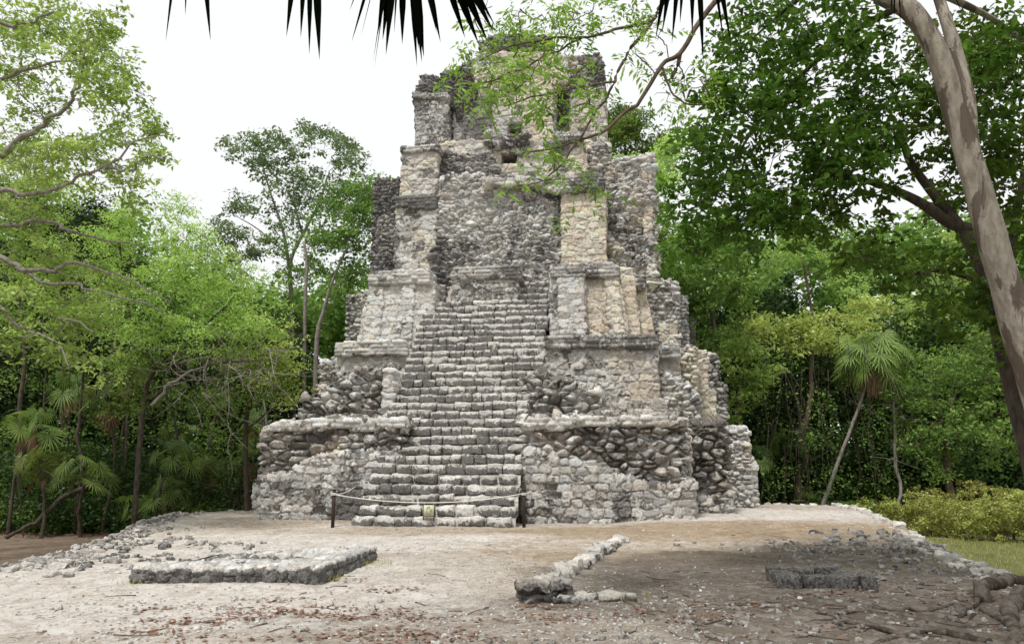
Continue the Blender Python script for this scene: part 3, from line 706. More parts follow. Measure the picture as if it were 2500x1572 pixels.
part("temple_wall", [
  dict(poly=[(1107, 380), (1107, 240), (1110, 215), (1140, 150), (1180, 130), (1345, 128), (1345, 135), (1466, 140), (1478, 260), (1482, 380)], style='course', v0=8.9, depth=.8, warm=.55, lich=.45, tone=1.05, seed=121, rag=.05,
       holes=[[(1237, 333), (1240, 300), (1276, 302), (1276, 333)], [(1356, 322), (1356, 205), (1392, 205), (1392, 322)], [(1219, 405), (1219, 372), (1264, 370), (1264, 405)]]),
  dict(poly=[(1122, 400), (1122, 240), (1135, 200), (1345, 160), (1460, 160), (1470, 400)], style='course', v0=9.9, depth=3, warm=.3, lich=.6, tone=.8, seed=122, res=.06),
  dict(poly=[(1018, 245), (1034, 183), (1055, 190), (1075, 188), (1115, 166), (1150, 150), (1150, 300), (1104, 255)], style='core', v0=8.75, depth=2.4, warm=.0, lich=.72, tone=.8, seed=123, rag=.07),
  dict(poly=[(1176, 180), (1178, 100), (1215, 85), (1300, 84), (1345, 90), (1345, 180)], style='smallrubble', v0=9.05, depth=2.2, warm=.1, lich=.75, tone=.75, seed=124, rag=.06),
  dict(poly=[(1395, 230), (1395, 145), (1462, 134), (1474, 230)], style='smallrubble', v0=8.72, depth=1.2, warm=.2, lich=.65, tone=.8, seed=125, rag=.05),
])
part("temple_pilaster", [
  dict(poly=[(1014, 358), (1014, 236), (1095, 238), (1095, 358)], style='course', v0=8.45, depth=1.6, warm=.3, lich=.62, tone=.88, seed=131),
  dict(poly=[(1008, 238), (1008, 226), (1094, 228), (1096, 242)], style='slab', v0=8.36, depth=1.7, warm=.0, lich=.6, tone=.8, seed=132),
  dict(poly=[(1014, 230), (1015, 208), (1048, 205), (1060, 230)], style='smallrubble', v0=8.45, depth=1.4, warm=.0, lich=.7, tone=.75, seed=133),
  dict(poly=[(1130, 352), (1130, 236), (1196, 236), (1198, 352)], style='course', v0=8.72, depth=.4, warm=.0, lich=.66, tone=.85, seed=134),
  dict(poly=[(1278, 352), (1278, 205), (1348, 200), (1350, 352)], style='course', v0=8.72, depth=.4, warm=.85, lich=.2, tone=1.15, seed=135),
  dict(poly=[(1394, 345), (1394, 225), (1474, 215), (1480, 345)], style='course', v0=8.70, depth=.4, warm=.4, lich=.45, tone=1.0, seed=136),
])
# solid hearting inside the mound so that nothing is hollow
a = Acc()
def box(acc, x0, x1, y0, y1, z0, z1, col=BROWN, lichen=.5):
    V = np.array([[x, y, z] for x in (x0, x1) for y in (y0, y1) for z in (z0, z1)])
    acc.add(V, [np.array([[0, 1, 3, 2], [4, 6, 7, 5], [0, 4, 5, 1], [2, 3, 7, 6], [0, 2, 6, 4], [1, 5, 7, 3]])], col=np.tile(col, (8, 1)), lichen=np.full(8, lichen))
box(a, -4.6, -1.88, 3.6, 16, -.4, 2.2); box(a, 2.0, 5.9, 3.6, 16, -.4, 2.2); box(a, -3.9, 5.2, 6.9, 15, -.4, 4.7); box(a, -3.2, 4.6, 8.4, 14, 2, 7.4)
box(a, -2.3, 4.2, 9.2, 13.5, 4, 11.6); box(a, -1.2, 2.7, 10.6, 12.6, 8, 14.2)
a.build("hearting", M_stone, pyr)

# ------------------------------------------------------------------ foreground stonework
def wblocks(specs_path, w, h, dpt, acc, seed, lvl=1, jit=.06, **k):
    """blocks laid along a world polyline standing on the ground"""
    rs = np.random.default_rng(seed); P = np.asarray(specs_path, float)
    seg = np.linalg.norm(np.diff(P, axis=0), axis=1); Lt = seg.sum(); cum = np.concatenate([[0], np.cumsum(seg)])
    for q in range(lvl):
        s = rs.uniform(-.1, 0); C = []; S = []; R = []
        while s < Lt - .08:
            ww = min(rs.uniform(*w), Lt - s + .05); m = np.clip(s + ww / 2, 0, Lt - 1e-3); i = int(np.searchsorted(cum, m, 'right') - 1); i = min(i, len(seg) - 1)
            tt = (m - cum[i]) / seg[i]; p = P[i] * (1 - tt) + P[i + 1] * tt; d = P[i + 1] - P[i]; hh = rs.uniform(*h)
            C.append([p[0] + rs.normal() * jit * .5, p[1] + rs.normal() * jit * .5, gz1(p[0], p[1]) + (q + .5) * np.mean(h) - .02 + (hh - np.mean(h)) / 2])
            S.append([ww * .97, rs.uniform(*dpt), hh]); R.append(math.atan2(d[1], d[0]) + rs.normal() * .07); s += ww
        blocks(acc, C, S, seed + q, rot=np.array(R), **k)
# low rectangular platform, left
lp = empty("low_stone_platform", gnd(540, 1400), 0)
tag(lp, "low rectangular platform of weathered blocks with sunken strips, left of the stairway's foot", "stone platform")
FL, FR, BR, BL = gnd(318, 1425)[:2], gnd(770, 1428)[:2], gnd(903, 1376)[:2], gnd(640, 1345)[:2]
B0 = np.array(lp.location); 
def rebase(acc, b): acc.V = [v - b for v in acc.V]
a = Acc()
def lay_slab(root_, name_, p0, p1, specs, z0, mat=M_stone):
    """masonry slabs in a frame whose u axis runs p0 -> p1 on the ground"""
    d = np.array(p1) - np.array(p0); an = math.atan2(d[1], d[0]); c_, s_ = math.cos(an), math.sin(an); o = None
    for sp in specs:
        a = Acc(); slab(a, **sp, px=False)
        for i in range(len(a.V)):
            v = a.V[i]; a.V[i] = np.stack([p0[0] + v[:, 0] * c_ - v[:, 1] * s_, p0[1] + v[:, 0] * s_ + v[:, 1] * c_, z0 + v[:, 2]], 1) - np.array(root_.location)
        o = a.build(name_, mat, root_)
def lp_post(V):
    V = V.copy(); u, v, z = V[:, 0], V[:, 1], V[:, 2]
    top = sstep(.10, .16, z); st = (sstep(1.25, 1.32, v) * sstep(1.60, 1.53, v) * sstep(.7, .8, u) + sstep(1.95, 2.02, v) * sstep(2.28, 2.2, v) * sstep(1.25, 1.35, u)) * sstep(2.35, 2.25, u)
    V[:, 2] -= top * (.20 * st + .05 * sstep(.3, .6, v) * sstep(2.2, 1.9, u) * (1 - st)) ; V[:, 0] += v * .09
    V[:, 2] -= .10 * top * sstep(1.3, 0., u) * sstep(.5, 2., v)
    return V
FLp = FL - [0, .0]
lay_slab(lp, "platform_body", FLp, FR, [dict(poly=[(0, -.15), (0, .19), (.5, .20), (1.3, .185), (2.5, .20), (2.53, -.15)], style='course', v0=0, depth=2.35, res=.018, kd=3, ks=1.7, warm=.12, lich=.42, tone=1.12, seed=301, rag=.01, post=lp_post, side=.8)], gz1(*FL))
# line of kerb stones, centre right
kb = empty("stone_kerb_line", gnd(1330, 1465)); tag(kb, "L-shaped line of rough kerb stones on the gravel right of the stairway's foot", "kerb")
B0 = np.array(kb.location); a = Acc()
K0, K1, K2 = gnd(1322, 1462)[:2], gnd(1420, 1385)[:2], gnd(1518, 1322)[:2]
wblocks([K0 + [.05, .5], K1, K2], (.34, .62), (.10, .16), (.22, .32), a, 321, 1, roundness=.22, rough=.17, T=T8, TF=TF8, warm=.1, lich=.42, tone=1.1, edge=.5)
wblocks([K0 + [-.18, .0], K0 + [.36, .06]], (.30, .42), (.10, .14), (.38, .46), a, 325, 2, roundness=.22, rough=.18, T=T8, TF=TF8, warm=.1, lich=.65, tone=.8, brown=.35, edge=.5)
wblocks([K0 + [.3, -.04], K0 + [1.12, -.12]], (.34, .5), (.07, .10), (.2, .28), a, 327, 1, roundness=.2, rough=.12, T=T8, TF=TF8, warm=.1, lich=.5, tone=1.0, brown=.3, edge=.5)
rebase(a, B0); a.build("kerb_stones", M_stone, kb)
# small altar in the shade, right
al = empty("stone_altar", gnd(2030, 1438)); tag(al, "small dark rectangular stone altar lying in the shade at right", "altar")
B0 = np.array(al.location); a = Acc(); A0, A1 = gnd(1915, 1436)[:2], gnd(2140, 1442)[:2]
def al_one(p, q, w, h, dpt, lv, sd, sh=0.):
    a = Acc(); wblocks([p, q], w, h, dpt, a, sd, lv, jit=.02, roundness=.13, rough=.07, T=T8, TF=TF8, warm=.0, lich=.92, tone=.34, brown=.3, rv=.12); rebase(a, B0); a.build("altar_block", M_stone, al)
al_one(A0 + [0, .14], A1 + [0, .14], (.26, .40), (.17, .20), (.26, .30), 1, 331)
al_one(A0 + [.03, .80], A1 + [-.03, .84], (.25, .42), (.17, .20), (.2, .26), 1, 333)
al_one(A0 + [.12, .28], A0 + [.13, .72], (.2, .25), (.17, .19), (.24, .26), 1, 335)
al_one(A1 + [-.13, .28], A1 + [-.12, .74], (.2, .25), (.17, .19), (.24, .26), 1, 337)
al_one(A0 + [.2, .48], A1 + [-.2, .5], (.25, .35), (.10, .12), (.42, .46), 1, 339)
# dry-stone edge of the terrace, right, and rubble bank, left
rw = empty("terrace_retaining_wall", (*PLAT[2], -.4)); tag(rw, "low dry-stone retaining wall curving along the right edge of the terrace", "retaining wall")
B0 = np.array(rw.location); a = Acc()
ew = np.array([PLAT[0]] + PLAT[1:]) 
for q, (off, zz) in enumerate(((.02, -.10), (-.18, -.28), (-.36, -.46), (.26, -.06))):
    rs = np.random.default_rng(340 + q); C = []; S = []; R = []
    for i in range(len(ew) - 1):
        d = ew[i + 1] - ew[i]; L_ = np.linalg.norm(d); nrm = np.array([-d[1], d[0]]) / L_; s = 0
        while s < L_:
            w_ = rs.uniform(.12, .34); p = ew[i] + d * min(1, (s + w_ / 2) / L_) + nrm * (off + rs.normal() * .07); h_ = rs.uniform(.07, .15)
            C.append([p[0], p[1], (gz1(*p) - .01 if q == 3 else 0.03) + zz + h_ * .5]); S.append([w_, rs.uniform(.15, .30), h_]); R.append(math.atan2(d[1], d[0]) + rs.normal() * .3); s += w_ * (.93 if q < 3 else 1.5)
    blocks(a, C, S, 350 + q, .35, .16, rot=np.array(R), T=T4, TF=TF4, warm=.15, lich=.30, tone=1.1, rotx=.15)
rebase(a, B0); a.build("wall_stones", M_stone, rw)
def scatter(name, label_kind, pts, sizes, seed, mat=M_stone, T=T3, TF=TF3, sink=.25, **k):
    a = Acc(); rs = np.random.default_rng(seed); pts = np.asarray(pts); n = len(pts); z = gz(pts[:, 0], pts[:, 1])
    S = sizes[:, None] * np.stack([rs.uniform(.8, 1.5, n), rs.uniform(.7, 1.1, n), rs.uniform(.4, .8, n)], 1)
    C = np.stack([pts[:, 0], pts[:, 1], z + S[:, 2] * (.5 - sink)], 1)
    blocks(a, C, S, seed, rot=rs.uniform(0, 6.28, n), T=T, TF=TF, rotx=.25, **k); o = a.build(name, mat); tag(o, kind='stuff'); return o
rs = np.random.default_rng(77)
pl = np.array(PLATL); pts = []; sz = []
for i in range(len(pl) - 1):
    d = pl[i + 1] - pl[i]; L_ = np.linalg.norm(d); nrm = np.array([d[1], -d[0]]) / L_
    m = int(L_ * (34 if i > 0 else 4))
    for _ in range(m):
        pts.append(pl[i] + d * rs.uniform() + nrm * rs.normal() * .42); sz.append(rs.uniform(.05, .17) * (1 if rs.uniform() < .9 else 1.5))
for cx, cy, sx_, n in ((560, 1330, .6, 16), (170, 1375, 1.0, 80), (350, 1330, .8, 40), (240, 1295, .8, 60)):
    g_ = gnd(cx, cy)
    for _ in range(n): pts.append(g_[:2] + rs.normal(size=2) * [sx_, sx_ * .7]); sz.append(rs.uniform(.05, .17))
scatter("limestone_rubble", None, pts, np.array(sz), 401, T=T4, TF=TF4, sink=.4, roundness=.3, rough=.28, warm=.1, lich=.48, tone=.95, brown=.12, rv=.3)
pts = []; sz = []
for cx, cy, sx_, sy_, n, s1 in ((2140, 1325, .5, .8, 46, .24), (2200, 1345, .6, .7, 40, .20), (2060, 1345, .8, .6, 60, .12), (2400, 1390, .8, .8, 60, .12), (1800, 1475, .9, .35, 60, .07), (2120, 1520, 1.2, .4, 60, .08), (1650, 1560, 1.2, .3, 60, .06), (2330, 1400, .8, .8, 60, .12), (1950, 1340, .8, .8, 70, .09), (2240, 1440, 1, .6, 60, .08)):
    g_ = gnd(cx, cy)
    for _ in range(n): pts.append(g_[:2] + rs.normal(size=2) * [sx_, sy_]); sz.append(rs.uniform(.05, s1))
scatter("shaded_rubble", None, pts, np.array(sz), 402, T=T4, TF=TF4, sink=.42, roundness=.35, rough=.25, warm=.1, lich=.42, tone=.85, brown=.4, rv=.3)
for px, py, w_, d_, h_ in ((2080, 1492, .75, .35, .14), (1985, 1500, .4, .3, .12), (1880, 1525, .55, .4, .07), (2060, 1545, .5, .35, .08), (2350, 1500, .5, .3, .10)):
    pass
# pebbles over the whole terrace
n = 17000; yy = 6.6 * (30 / 6.6) ** rs.uniform(0, 1, n) ; xx = rs.uniform(-.74, .74, n) * yy
k = sdist(xx, yy, POLY) > -.3; xx, yy = xx[k], yy[k]; dn = fbm(np.stack([xx, yy, xx * 0], 1) * .6, 71, 4) - .35 * sstep(1, 4, xx) * sstep(17, 13, yy); k = rs.uniform(size=len(xx)) < np.clip(.45 + dn * 1.6, .08, 1); xx, yy = xx[k], yy[k]
q = l2w(0, 0); inpyr = (np.abs((xx - OX) * cT - (yy - OY) * sT) < 5.5) & ((xx - OX) * sT + (yy - OY) * cT > 1.5); xx, yy = xx[~inpyr], yy[~inpyr]
scatter("gravel", None, np.stack([xx, yy], 1), rs.uniform(.008, .030, len(xx)) * np.where(rs.uniform(size=len(xx)) < .03, 2.2, 1), 403, T=T2, TF=TF2, roundness=.5, rough=.22, warm=.15, lich=.12, tone=1.2, rv=.35)
# fallen leaves
a = Acc(); C = []
for _ in range(34):
    cx, cy = rs.uniform(250, 2450), rs.uniform(1440, 1575); 
    if rs.uniform() < .55: cx, cy = rs.uniform(350, 1250), rs.uniform(1480, 1575)
    g_ = gnd(cx, cy); m = rs.integers(15, 70)
    for _k in range(m): C.append(g_ + [*(rs.normal(size=2) * [.28, .10]), 0])
for _ in range(260): C.append(gnd(rs.uniform(50, 2500), rs.uniform(1330, 1575)))
for cx, cy, n in ((1300, 1480, 60), (1560, 1490, 30), (800, 1420, 45), (1760, 1475, 16), (450, 1335, 10)):
    g_ = gnd(cx, cy)
    for _k in range(n): C.append(g_ + [*(rs.normal(size=2) * [.25, .1]), 0])
C = np.array(C); C[:, 2] = gz(C[:, 0], C[:, 1]) + .012; D = rs.normal(size=(len(C), 3)); D[:, 2] *= .12
leaves(a, C, .065, .03, rs, up=3, D=D, tone=rs.uniform(0, 1, len(C)), tv=.5)
tag(a.build("fallen_leaves", ML_red), kind='stuff')
a = Acc(); n = 3500; xx = rs.uniform(-17, -7, n); yy = rs.uniform(21, 27.5, n); k = (sdist(xx, yy, POLY) < -.6) & (yy > 23.3 - .22 * (xx + 12) + rs.normal(size=n) * .5); xx, yy = xx[k], yy[k]
D = rs.normal(size=(len(xx), 3)); D[:, 2] *= .3
leaves(a, np.stack([xx, yy, gz(xx, yy) + .03], 1), .15, .08, rs, up=2, D=D, tone=rs.uniform(0, .6, len(xx)))
tag(a.build("leaf_litter", ML_dead), kind='stuff')
a = Acc()
for k in range(130):
    px, py = (rs.uniform(1500, 2500), rs.uniform(1390, 1570)) if k < 100 else (rs.uniform(100, 1500), rs.uniform(1400, 1570)); g_ = gnd(px, py); an = rs.uniform(0, 6.28); L_ = rs.uniform(.08, .45); q = []
    for tt in (-.5, 0, .5): x_ = g_[0] + math.cos(an + tt * .5) * L_ * tt; y_ = g_[1] + math.sin(an + tt * .5) * L_ * tt; q.append([x_, y_, gz1(x_, y_) + .008])
    tube(a, q, rs.uniform(.004, .010), .003, 5)
tag(a.build("fallen_twigs", MB_twig), kind='stuff')
# grass tufts on the lower lawn and beside the stones
def blades(acc, C, h, rg_):
    n = len(C); d = rg_.normal(size=(n, 3)) * .35; d[:, 2] = 1; leaves(acc, C, h, h * .09, rg_, D=d, up=0, tone=rg_.uniform(.2, 1, n))
a = Acc(); n = 26000; xx = rs.uniform(7, 24, n); yy = rs.uniform(11, 25.2, n); k = (sdist(xx, yy, POLY) < -.35) & (np.abs(yy - 24.2 - .12 * (12 - xx)) > .5); xx, yy = xx[k], yy[k]
blades(a, np.stack([xx, yy, gz(xx, yy) - .01], 1), .11, rs)
for cx, cy, n, s_ in ((875, 1382, 260, .14), (800, 1418, 120, .10), (1530, 1465, 60, .1), (1380, 1440, 40, .2), (2290, 1370, 160, .5), (2100, 1400, 90, .5), (2250, 1330, 120, .5), (1290, 1400, 40, .15), (330, 1430, 40, .1), (2420, 1330, 200, .3)):
    g_ = gnd(cx, cy); p = g_[:2] + rs.normal(size=(n, 2)) * [s_ * 1.6, s_]; blades(a, np.stack([p[:, 0], p[:, 1], gz(p[:, 0], p[:, 1])], 1), .07, rs)
tag(a.build("grass", ML_bush), kind='stuff')

# ------------------------------------------------------------------ rope barrier and sign
m, t, b, _ = newmat("dark_painted_post"); v = objco(t); t.links.new(mix(t, noise(t, v, 14), (.02, .012, .010), (.06, .035, .028)), b.inputs['Base Color']); b.inputs['Roughness'].default_value = .6; M_post = m
m, t, b, _ = newmat("white_rope"); b.inputs['Base Color'].default_value = (.72, .70, .64, 1); M_rope = m
m, t, b, _ = newmat("sign_board"); b.inputs['Base Color'].default_value = (.025, .018, .013, 1); b.inputs['Roughness'].default_value = .5; M_sign = m
m, t, b, _ = newmat("sign_panel"); b.inputs['Base Color'].default_value = (.62, .61, .42, 1); b.inputs['Roughness'].default_value = .5; M_panel = m
m, t, b, _ = newmat("sign_lettering"); b.inputs['Base Color'].default_value = (.75, .70, .62, 1); M_let = m
posts = [("dark round barrier post at the left front of the stairway", 812, 1288, 93), ("thin dark barrier post against the wall left of the stairway", 866, 1236 + 12, 52),
         ("dark round barrier post at the right front of the stairway", 1279, 1288, 93), ("dark barrier post against the wall right of the stairway", 1304, 1268, 84)]
PT = []
for i, (lb, px, py, hp) in enumerate(posts):
    g_ = gnd(px, py) if i != 1 else gnd(866, 1272); 
    if i == 3: g_ = gnd(1304, 1274)
    hgt = .90 if i != 1 else .98
    o = empty("barrier_post", (g_[0], g_[1], gz1(g_[0], g_[1]) - .03)); tag(o, lb, "post", "posts of the rope barrier")
    a = Acc(); tube(a, [(0, 0, 0), (0, 0, hgt * .5), (0, 0, hgt)], .042, .042, 14); a.build("post_shaft", M_post, o)
    a = Acc(); tube(a, [(0, 0, hgt), (0, 0, hgt + .02), (0, 0, hgt + .03)], [.048, .048, .03], None, 14); a.build("post_cap", M_post, o)
    PT.append(np.array([g_[0], g_[1], gz1(g_[0], g_[1]) + hgt - .13]))
a = Acc()
def sag(p, q, s, n=24):
    tt = np.linspace(0, 1, n)[:, None]; c = p * (1 - tt) + q * tt; c[:, 2] -= s * 4 * (tt[:, 0] * (1 - tt[:, 0])); return c
main = sag(PT[0] + [.045, -.03, 0], PT[2] + [-.045, -.03, 0.02], .20); tube(a, main, .011, .011, 8)
tube(a, sag(PT[1] + [0, -.045, .02], PT[0] + [0, .045, 0], .05), .011, .011, 8); tube(a, sag(PT[2] + [0, .045, .02], PT[3] + [0, -.045, .09], .05), .011, .011, 8)
for p in PT:
    th = np.linspace(0, 2 * math.pi, 14)
    for dz in (0, .03): tube(a, np.stack([p[0] + .05 * np.cos(th), p[1] + .05 * np.sin(th), p[2] + dz + 0 * th], 1), .012, .012, 6)
o = a.build("barrier_rope", M_rope); tag(o, "white sagging rope strung between the dark posts before the stairs", "rope")
mid = main[12].copy(); mid[0] = at(1047, 1235, 18.3)[0]
sg = empty("hanging_sign", (mid[0], mid[1] - .03, mid[2] - .035)); tag(sg, "small dark sign with pale raised-hand panel hanging on the barrier rope", "sign")
a = Acc(); W_, H_ = .285, .37
def rbox(acc, x0, x1, y0, y1, z0, z1): 
    V = np.array([[x, y, z] for x in (x0, x1) for y in (y0, y1) for z in (z0, z1)]); acc.add(V, [np.array([[0, 1, 3, 2], [4, 6, 7, 5], [0, 4, 5, 1], [2, 3, 7, 6], [0, 2, 6, 4], [1, 5, 7, 3]])])
rbox(a, -W_ / 2, W_ / 2, 0, .012, -H_, 0); a.build("sign_board", M_sign, sg)
a = Acc(); rbox(a, -.125, .125, -.004, .0, -.27, -.018); pn = a.build("sign_panel", M_panel, sg)
hand = [(-.045, -.10), (-.047, -.07), (-.040, -.062), (-.034, -.07), (-.030, -.11), (-.030, -.055), (-.023, -.043), (-.015, -.055), (-.013, -.105), (-.012, -.04), (-.003, -.028), (.006, -.04), (.007, -.105), (.011, -.05), (.018, -.042), (.025, -.055), (.027, -.13),
        (.034, -.155), (.052, -.115), (.062, -.105), (.070, -.118), (.058, -.160), (.040, -.205), (.015, -.225), (-.015, -.222), (-.038, -.20), (-.046, -.16), (-.045, -.10)]
a = Acc(); tube(a, np.array([(x * 1.12, -.006, z * 1.1) for x, z in hand]), .0032, .0032, 5); a.build("hand_outline", M_sign, pn)
for txt, z in (("Área Restringida", -.306), ("Restricted Area", -.344)):
    cu_ = bpy.data.curves.new("lettering", 'FONT'); cu_.body = txt; cu_.size = .036; cu_.align_x = 'CENTER'; cu_.extrude = .001; cu_.offset = .0006
    to = bpy.data.objects.new("lettering", cu_); scene.collection.objects.link(to); to.parent = sg; to.location = (0, -.004, z); to.rotation_euler = (math.pi / 2, 0, 0); cu_.materials.append(M_let)
    bpy.context.view_layer.update(); me_ = bpy.data.meshes.new_from_object(to.evaluated_get(bpy.context.evaluated_depsgraph_get())); bpy.data.objects.remove(to)
    to = bpy.data.objects.new('lettering', me_); scene.collection.objects.link(to); to.parent = sg; to.location = (0, -.004, z); to.rotation_euler = (math.pi / 2, 0, 0)
for x in (-.11, .11): a = Acc(); tube(a, np.array([(x, .0, -.02), (x, -.012, .02), (x, .03, .045)]), .004, .004, 6); a.build("sign_tie", M_rope, sg)

# ------------------------------------------------------------------ palms
def fan(acc, hub, D, R, rg, n=20, spread=2.3, droop=.35, width=.05, tone=.5):
    D = unit(np.asarray(D, float)); S = unit(np.cross(D, [0, 0, 1.]) + rg.normal(size=3) * .15); U = np.cross(S, D)
    th = np.linspace(-spread, spread, n) + rg.normal(size=n) * .03; l = R * (.78 + .22 * np.cos(th * .8)) * rg.uniform(.85, 1.08, n)
    d = np.cos(th)[:, None] * D + np.sin(th)[:, None] * S; s = -np.sin(th)[:, None] * D + np.cos(th)[:, None] * S
    h = np.asarray(hub)[None]; w = width * R; pl = (.06 * np.where(np.arange(n) % 2, 1, -1))[:, None] * U * 0.4
    g = np.array([0, 0, -1.])
    p0 = h + d * l[:, None] * .04; p1 = h + d * l[:, None] * .5 + g * (droop * .16 * l[:, None]); p2 = h + d * l[:, None] * .8 + g * (droop * .5 * l[:, None]); p3 = h + d * l[:, None] * .97 + g * (droop * 1.0 * l[:, None])
    fold = U * w * .5
    V = np.stack([p0, p1 - s * w, p1 + fold, p1 + s * w, p2 - s * w * .55, p2 + fold * .3, p2 + s * w * .55, p3], 1)
    b = np.arange(n)[:, None] * 8
    Q = np.concatenate([b + [[1, 2, 5, 4]], b + [[2, 3, 6, 5]]]); T_ = np.concatenate([b + [[0, 2, 1]], b + [[0, 3, 2]], b + [[4, 5, 7]], b + [[5, 6, 7]]])
    acc.add(V.reshape(-1, 3), [Q, T_], rnd=np.repeat(np.clip(tone + rg.normal(size=n) * .12, 0, 1), 8))
def fan_palm(name, loc_, path, rt, nf, R, label, cat='palm', group=None, seed=1, dead=5, pet=1.05, up0=-.5, up1=1.2):
    rg = np.random.default_rng(seed); root = empty(name, loc_); tag(root, label, cat, group)
    P = curve(path, 8, .04, seed); a = Acc(); tube(a, P, rt * 1.25, rt * .8, 8, lump=.2); a.build("trunk", MB_grey if rt > .06 else MB_dark, root)
    top = P[-1]; a = Acc(); st = Acc()
    for k in range(nf):
        az = k * 2.4 + rg.normal() * .3; el = up0 + (up1 - up0) * (k + .5) / nf; d = np.array([math.cos(az) * math.cos(el), math.sin(az) * math.cos(el), math.sin(el)])
        L_ = R * pet * rg.uniform(.7, 1.15); e = top + d * L_ + [0, 0, -.06 * L_]; tube(a, [top, (top + e) / 2 + [0, 0, .05], e], .012, .008, 4, rnd=.6)
        dd = d * [.35, .35, .2] + [0, 0, -.6] + rg.normal(size=3) * .28; fan(a, e, dd, R * rg.uniform(.7, 1.1), rg, n=20, spread=2.4, width=.036, droop=.12 + .25 * rg.uniform(), tone=min(1, .15 + .75 * rg.uniform() + (.25 if rt > .06 else 0)))
    a.build("crown", ML_palm, root)
    if dead:
        a = Acc()
        for k in range(dead):
            az = rg.uniform(0, 6.28); d = np.array([math.cos(az) * .5, math.sin(az) * .5, -.75]); e = top + d * R * .5 - [0, 0, .1]
            tube(a, [top, e], .01, .007, 4); fan(a, e, [d[0] * rg.uniform(.2, 1.2), d[1] * rg.uniform(.2, 1.2), -1], R * rg.uniform(.45, .95), rg, n=int(rg.integers(6, 14)), spread=rg.uniform(.3, 1.3), droop=.5, tone=rg.uniform(0, 1))
        a.build("dead_fronds", ML_dead, root)
    return root
g_ = at(1988, 1238, 29.); tp = at(2132, 880, 28.2) - [g_[0], g_[1], gz1(g_[0], g_[1]) - .1]
fan_palm("fan_palm", (g_[0], g_[1], gz1(g_[0], g_[1]) - .1), [(0, 0, 0), tp * [.36, .4, .36], tp * [.75, .75, .72], tp], .065, 60, .88, "tall leaning fan palm with thin pale trunk and brown dead skirt, right of the pyramid", "palm", seed=8, dead=24, up0=-.55, up1=1.5, pet=1.2)
palm_list = [  # px, py(base), Y, height, R, fronds, label
 (255, 1225, 24.5, 4.4, 1.0, 16, 5, "tall fan palm with browning fronds over the leaf litter at far left"),
 (590, 1225, 26.5, 2.6, .85, 12, 5, "fan palm with hanging pale brown dead fronds beside the pyramid's left corner"),
 (545, 1235, 25.8, 2.2, .8, 10, 4, "fan palm with reddish dead fronds second from the pyramid's left corner"),
 (420, 1245, 25.0, 1.4, .8, 10, 4, "fan palm with one upright rust coloured dead frond above the rubble bank"),
 (500, 1235, 25.2, .5, .75, 11, 0, "stemless spiky fan palm on the terrace edge left of the pyramid"),
 (380, 1225, 24.0, 2.6, .8, 12, 0, "fan palm with one bright sunlit fan in the middle of the left undergrowth"),
 (345, 1240, 23.8, .9, .75, 9, 0, "low fan palm with pale folded leaf just behind the rubble bank"),
 (205, 1235, 23.6, 1.9, .95, 11, 0, "broad low fan palm with bluish green leaves at left"),
 (110, 1230, 23.4, 2.2, .95, 12, 2, "dark fan palm with wide arching leaves near the left picture edge"),
 (300, 1215, 26.5, 5.4, .85, 14, 5, "slender tall fan palm behind the browning one at left"),
 (150, 1210, 27.0, 5.0, .95, 15, 8, "very dark drooping fan palm in the shade at left"),
 (30, 1220, 24.5, 3.6, .95, 13, 6, "fan palm with brown skirt cut by the left picture edge"),
 (610, 1215, 28.0, 3.8, .8, 13, 2, "fan palm whose leaves reach over the rubble top of the pyramid's left wall"),
 (500, 1215, 28.0, 4.6, .8, 13, 2, "fan palm under the fallen diagonal branch in the left wood"),
 (1845, 1235, 29.5, 2.3, .9, 12, 0, "yellow-green fan palm peeping out behind the pyramid's right corner"),
 (1905, 1230, 31.0, 3.2, .85, 12, 0, "fan palm deep in shade between pyramid and leaning palm"),
 (1985, 1235, 30.5, .8, .75, 10, 0, "small fan palm beside the base of the leaning palm"),
 (1905, 1245, 29.3, .3, .6, 9, 0, "tiny fan palm at ground level behind the terrace's far right edge"),
 (445, 1200, 29.0, 3.4, .8, 12, 4, "half hidden fan palm among thin stems in the left wood"),
 (655, 1200, 30.5, 5.2, .75, 12, 0, "fan palm just behind the pyramid's broken left shoulder"),
]
for i, (px, py, Y_, h, R, nf, dd, lb) in enumerate(palm_list):
    p = at(px, py, Y_); z = gz1(p[0], p[1]) - .1; r_ = random.Random(i)
    fan_palm("fan_palm", (p[0], p[1], z), [(0, 0, 0), (r_.uniform(-.2, .2), r_.uniform(-.2, .2), h * .5), (r_.uniform(-.5, .5), r_.uniform(-.4, .4), h)], .05, nf, R * .66, lb, "palm", "fan palms in the undergrowth", seed=50 + i, dead=dd)

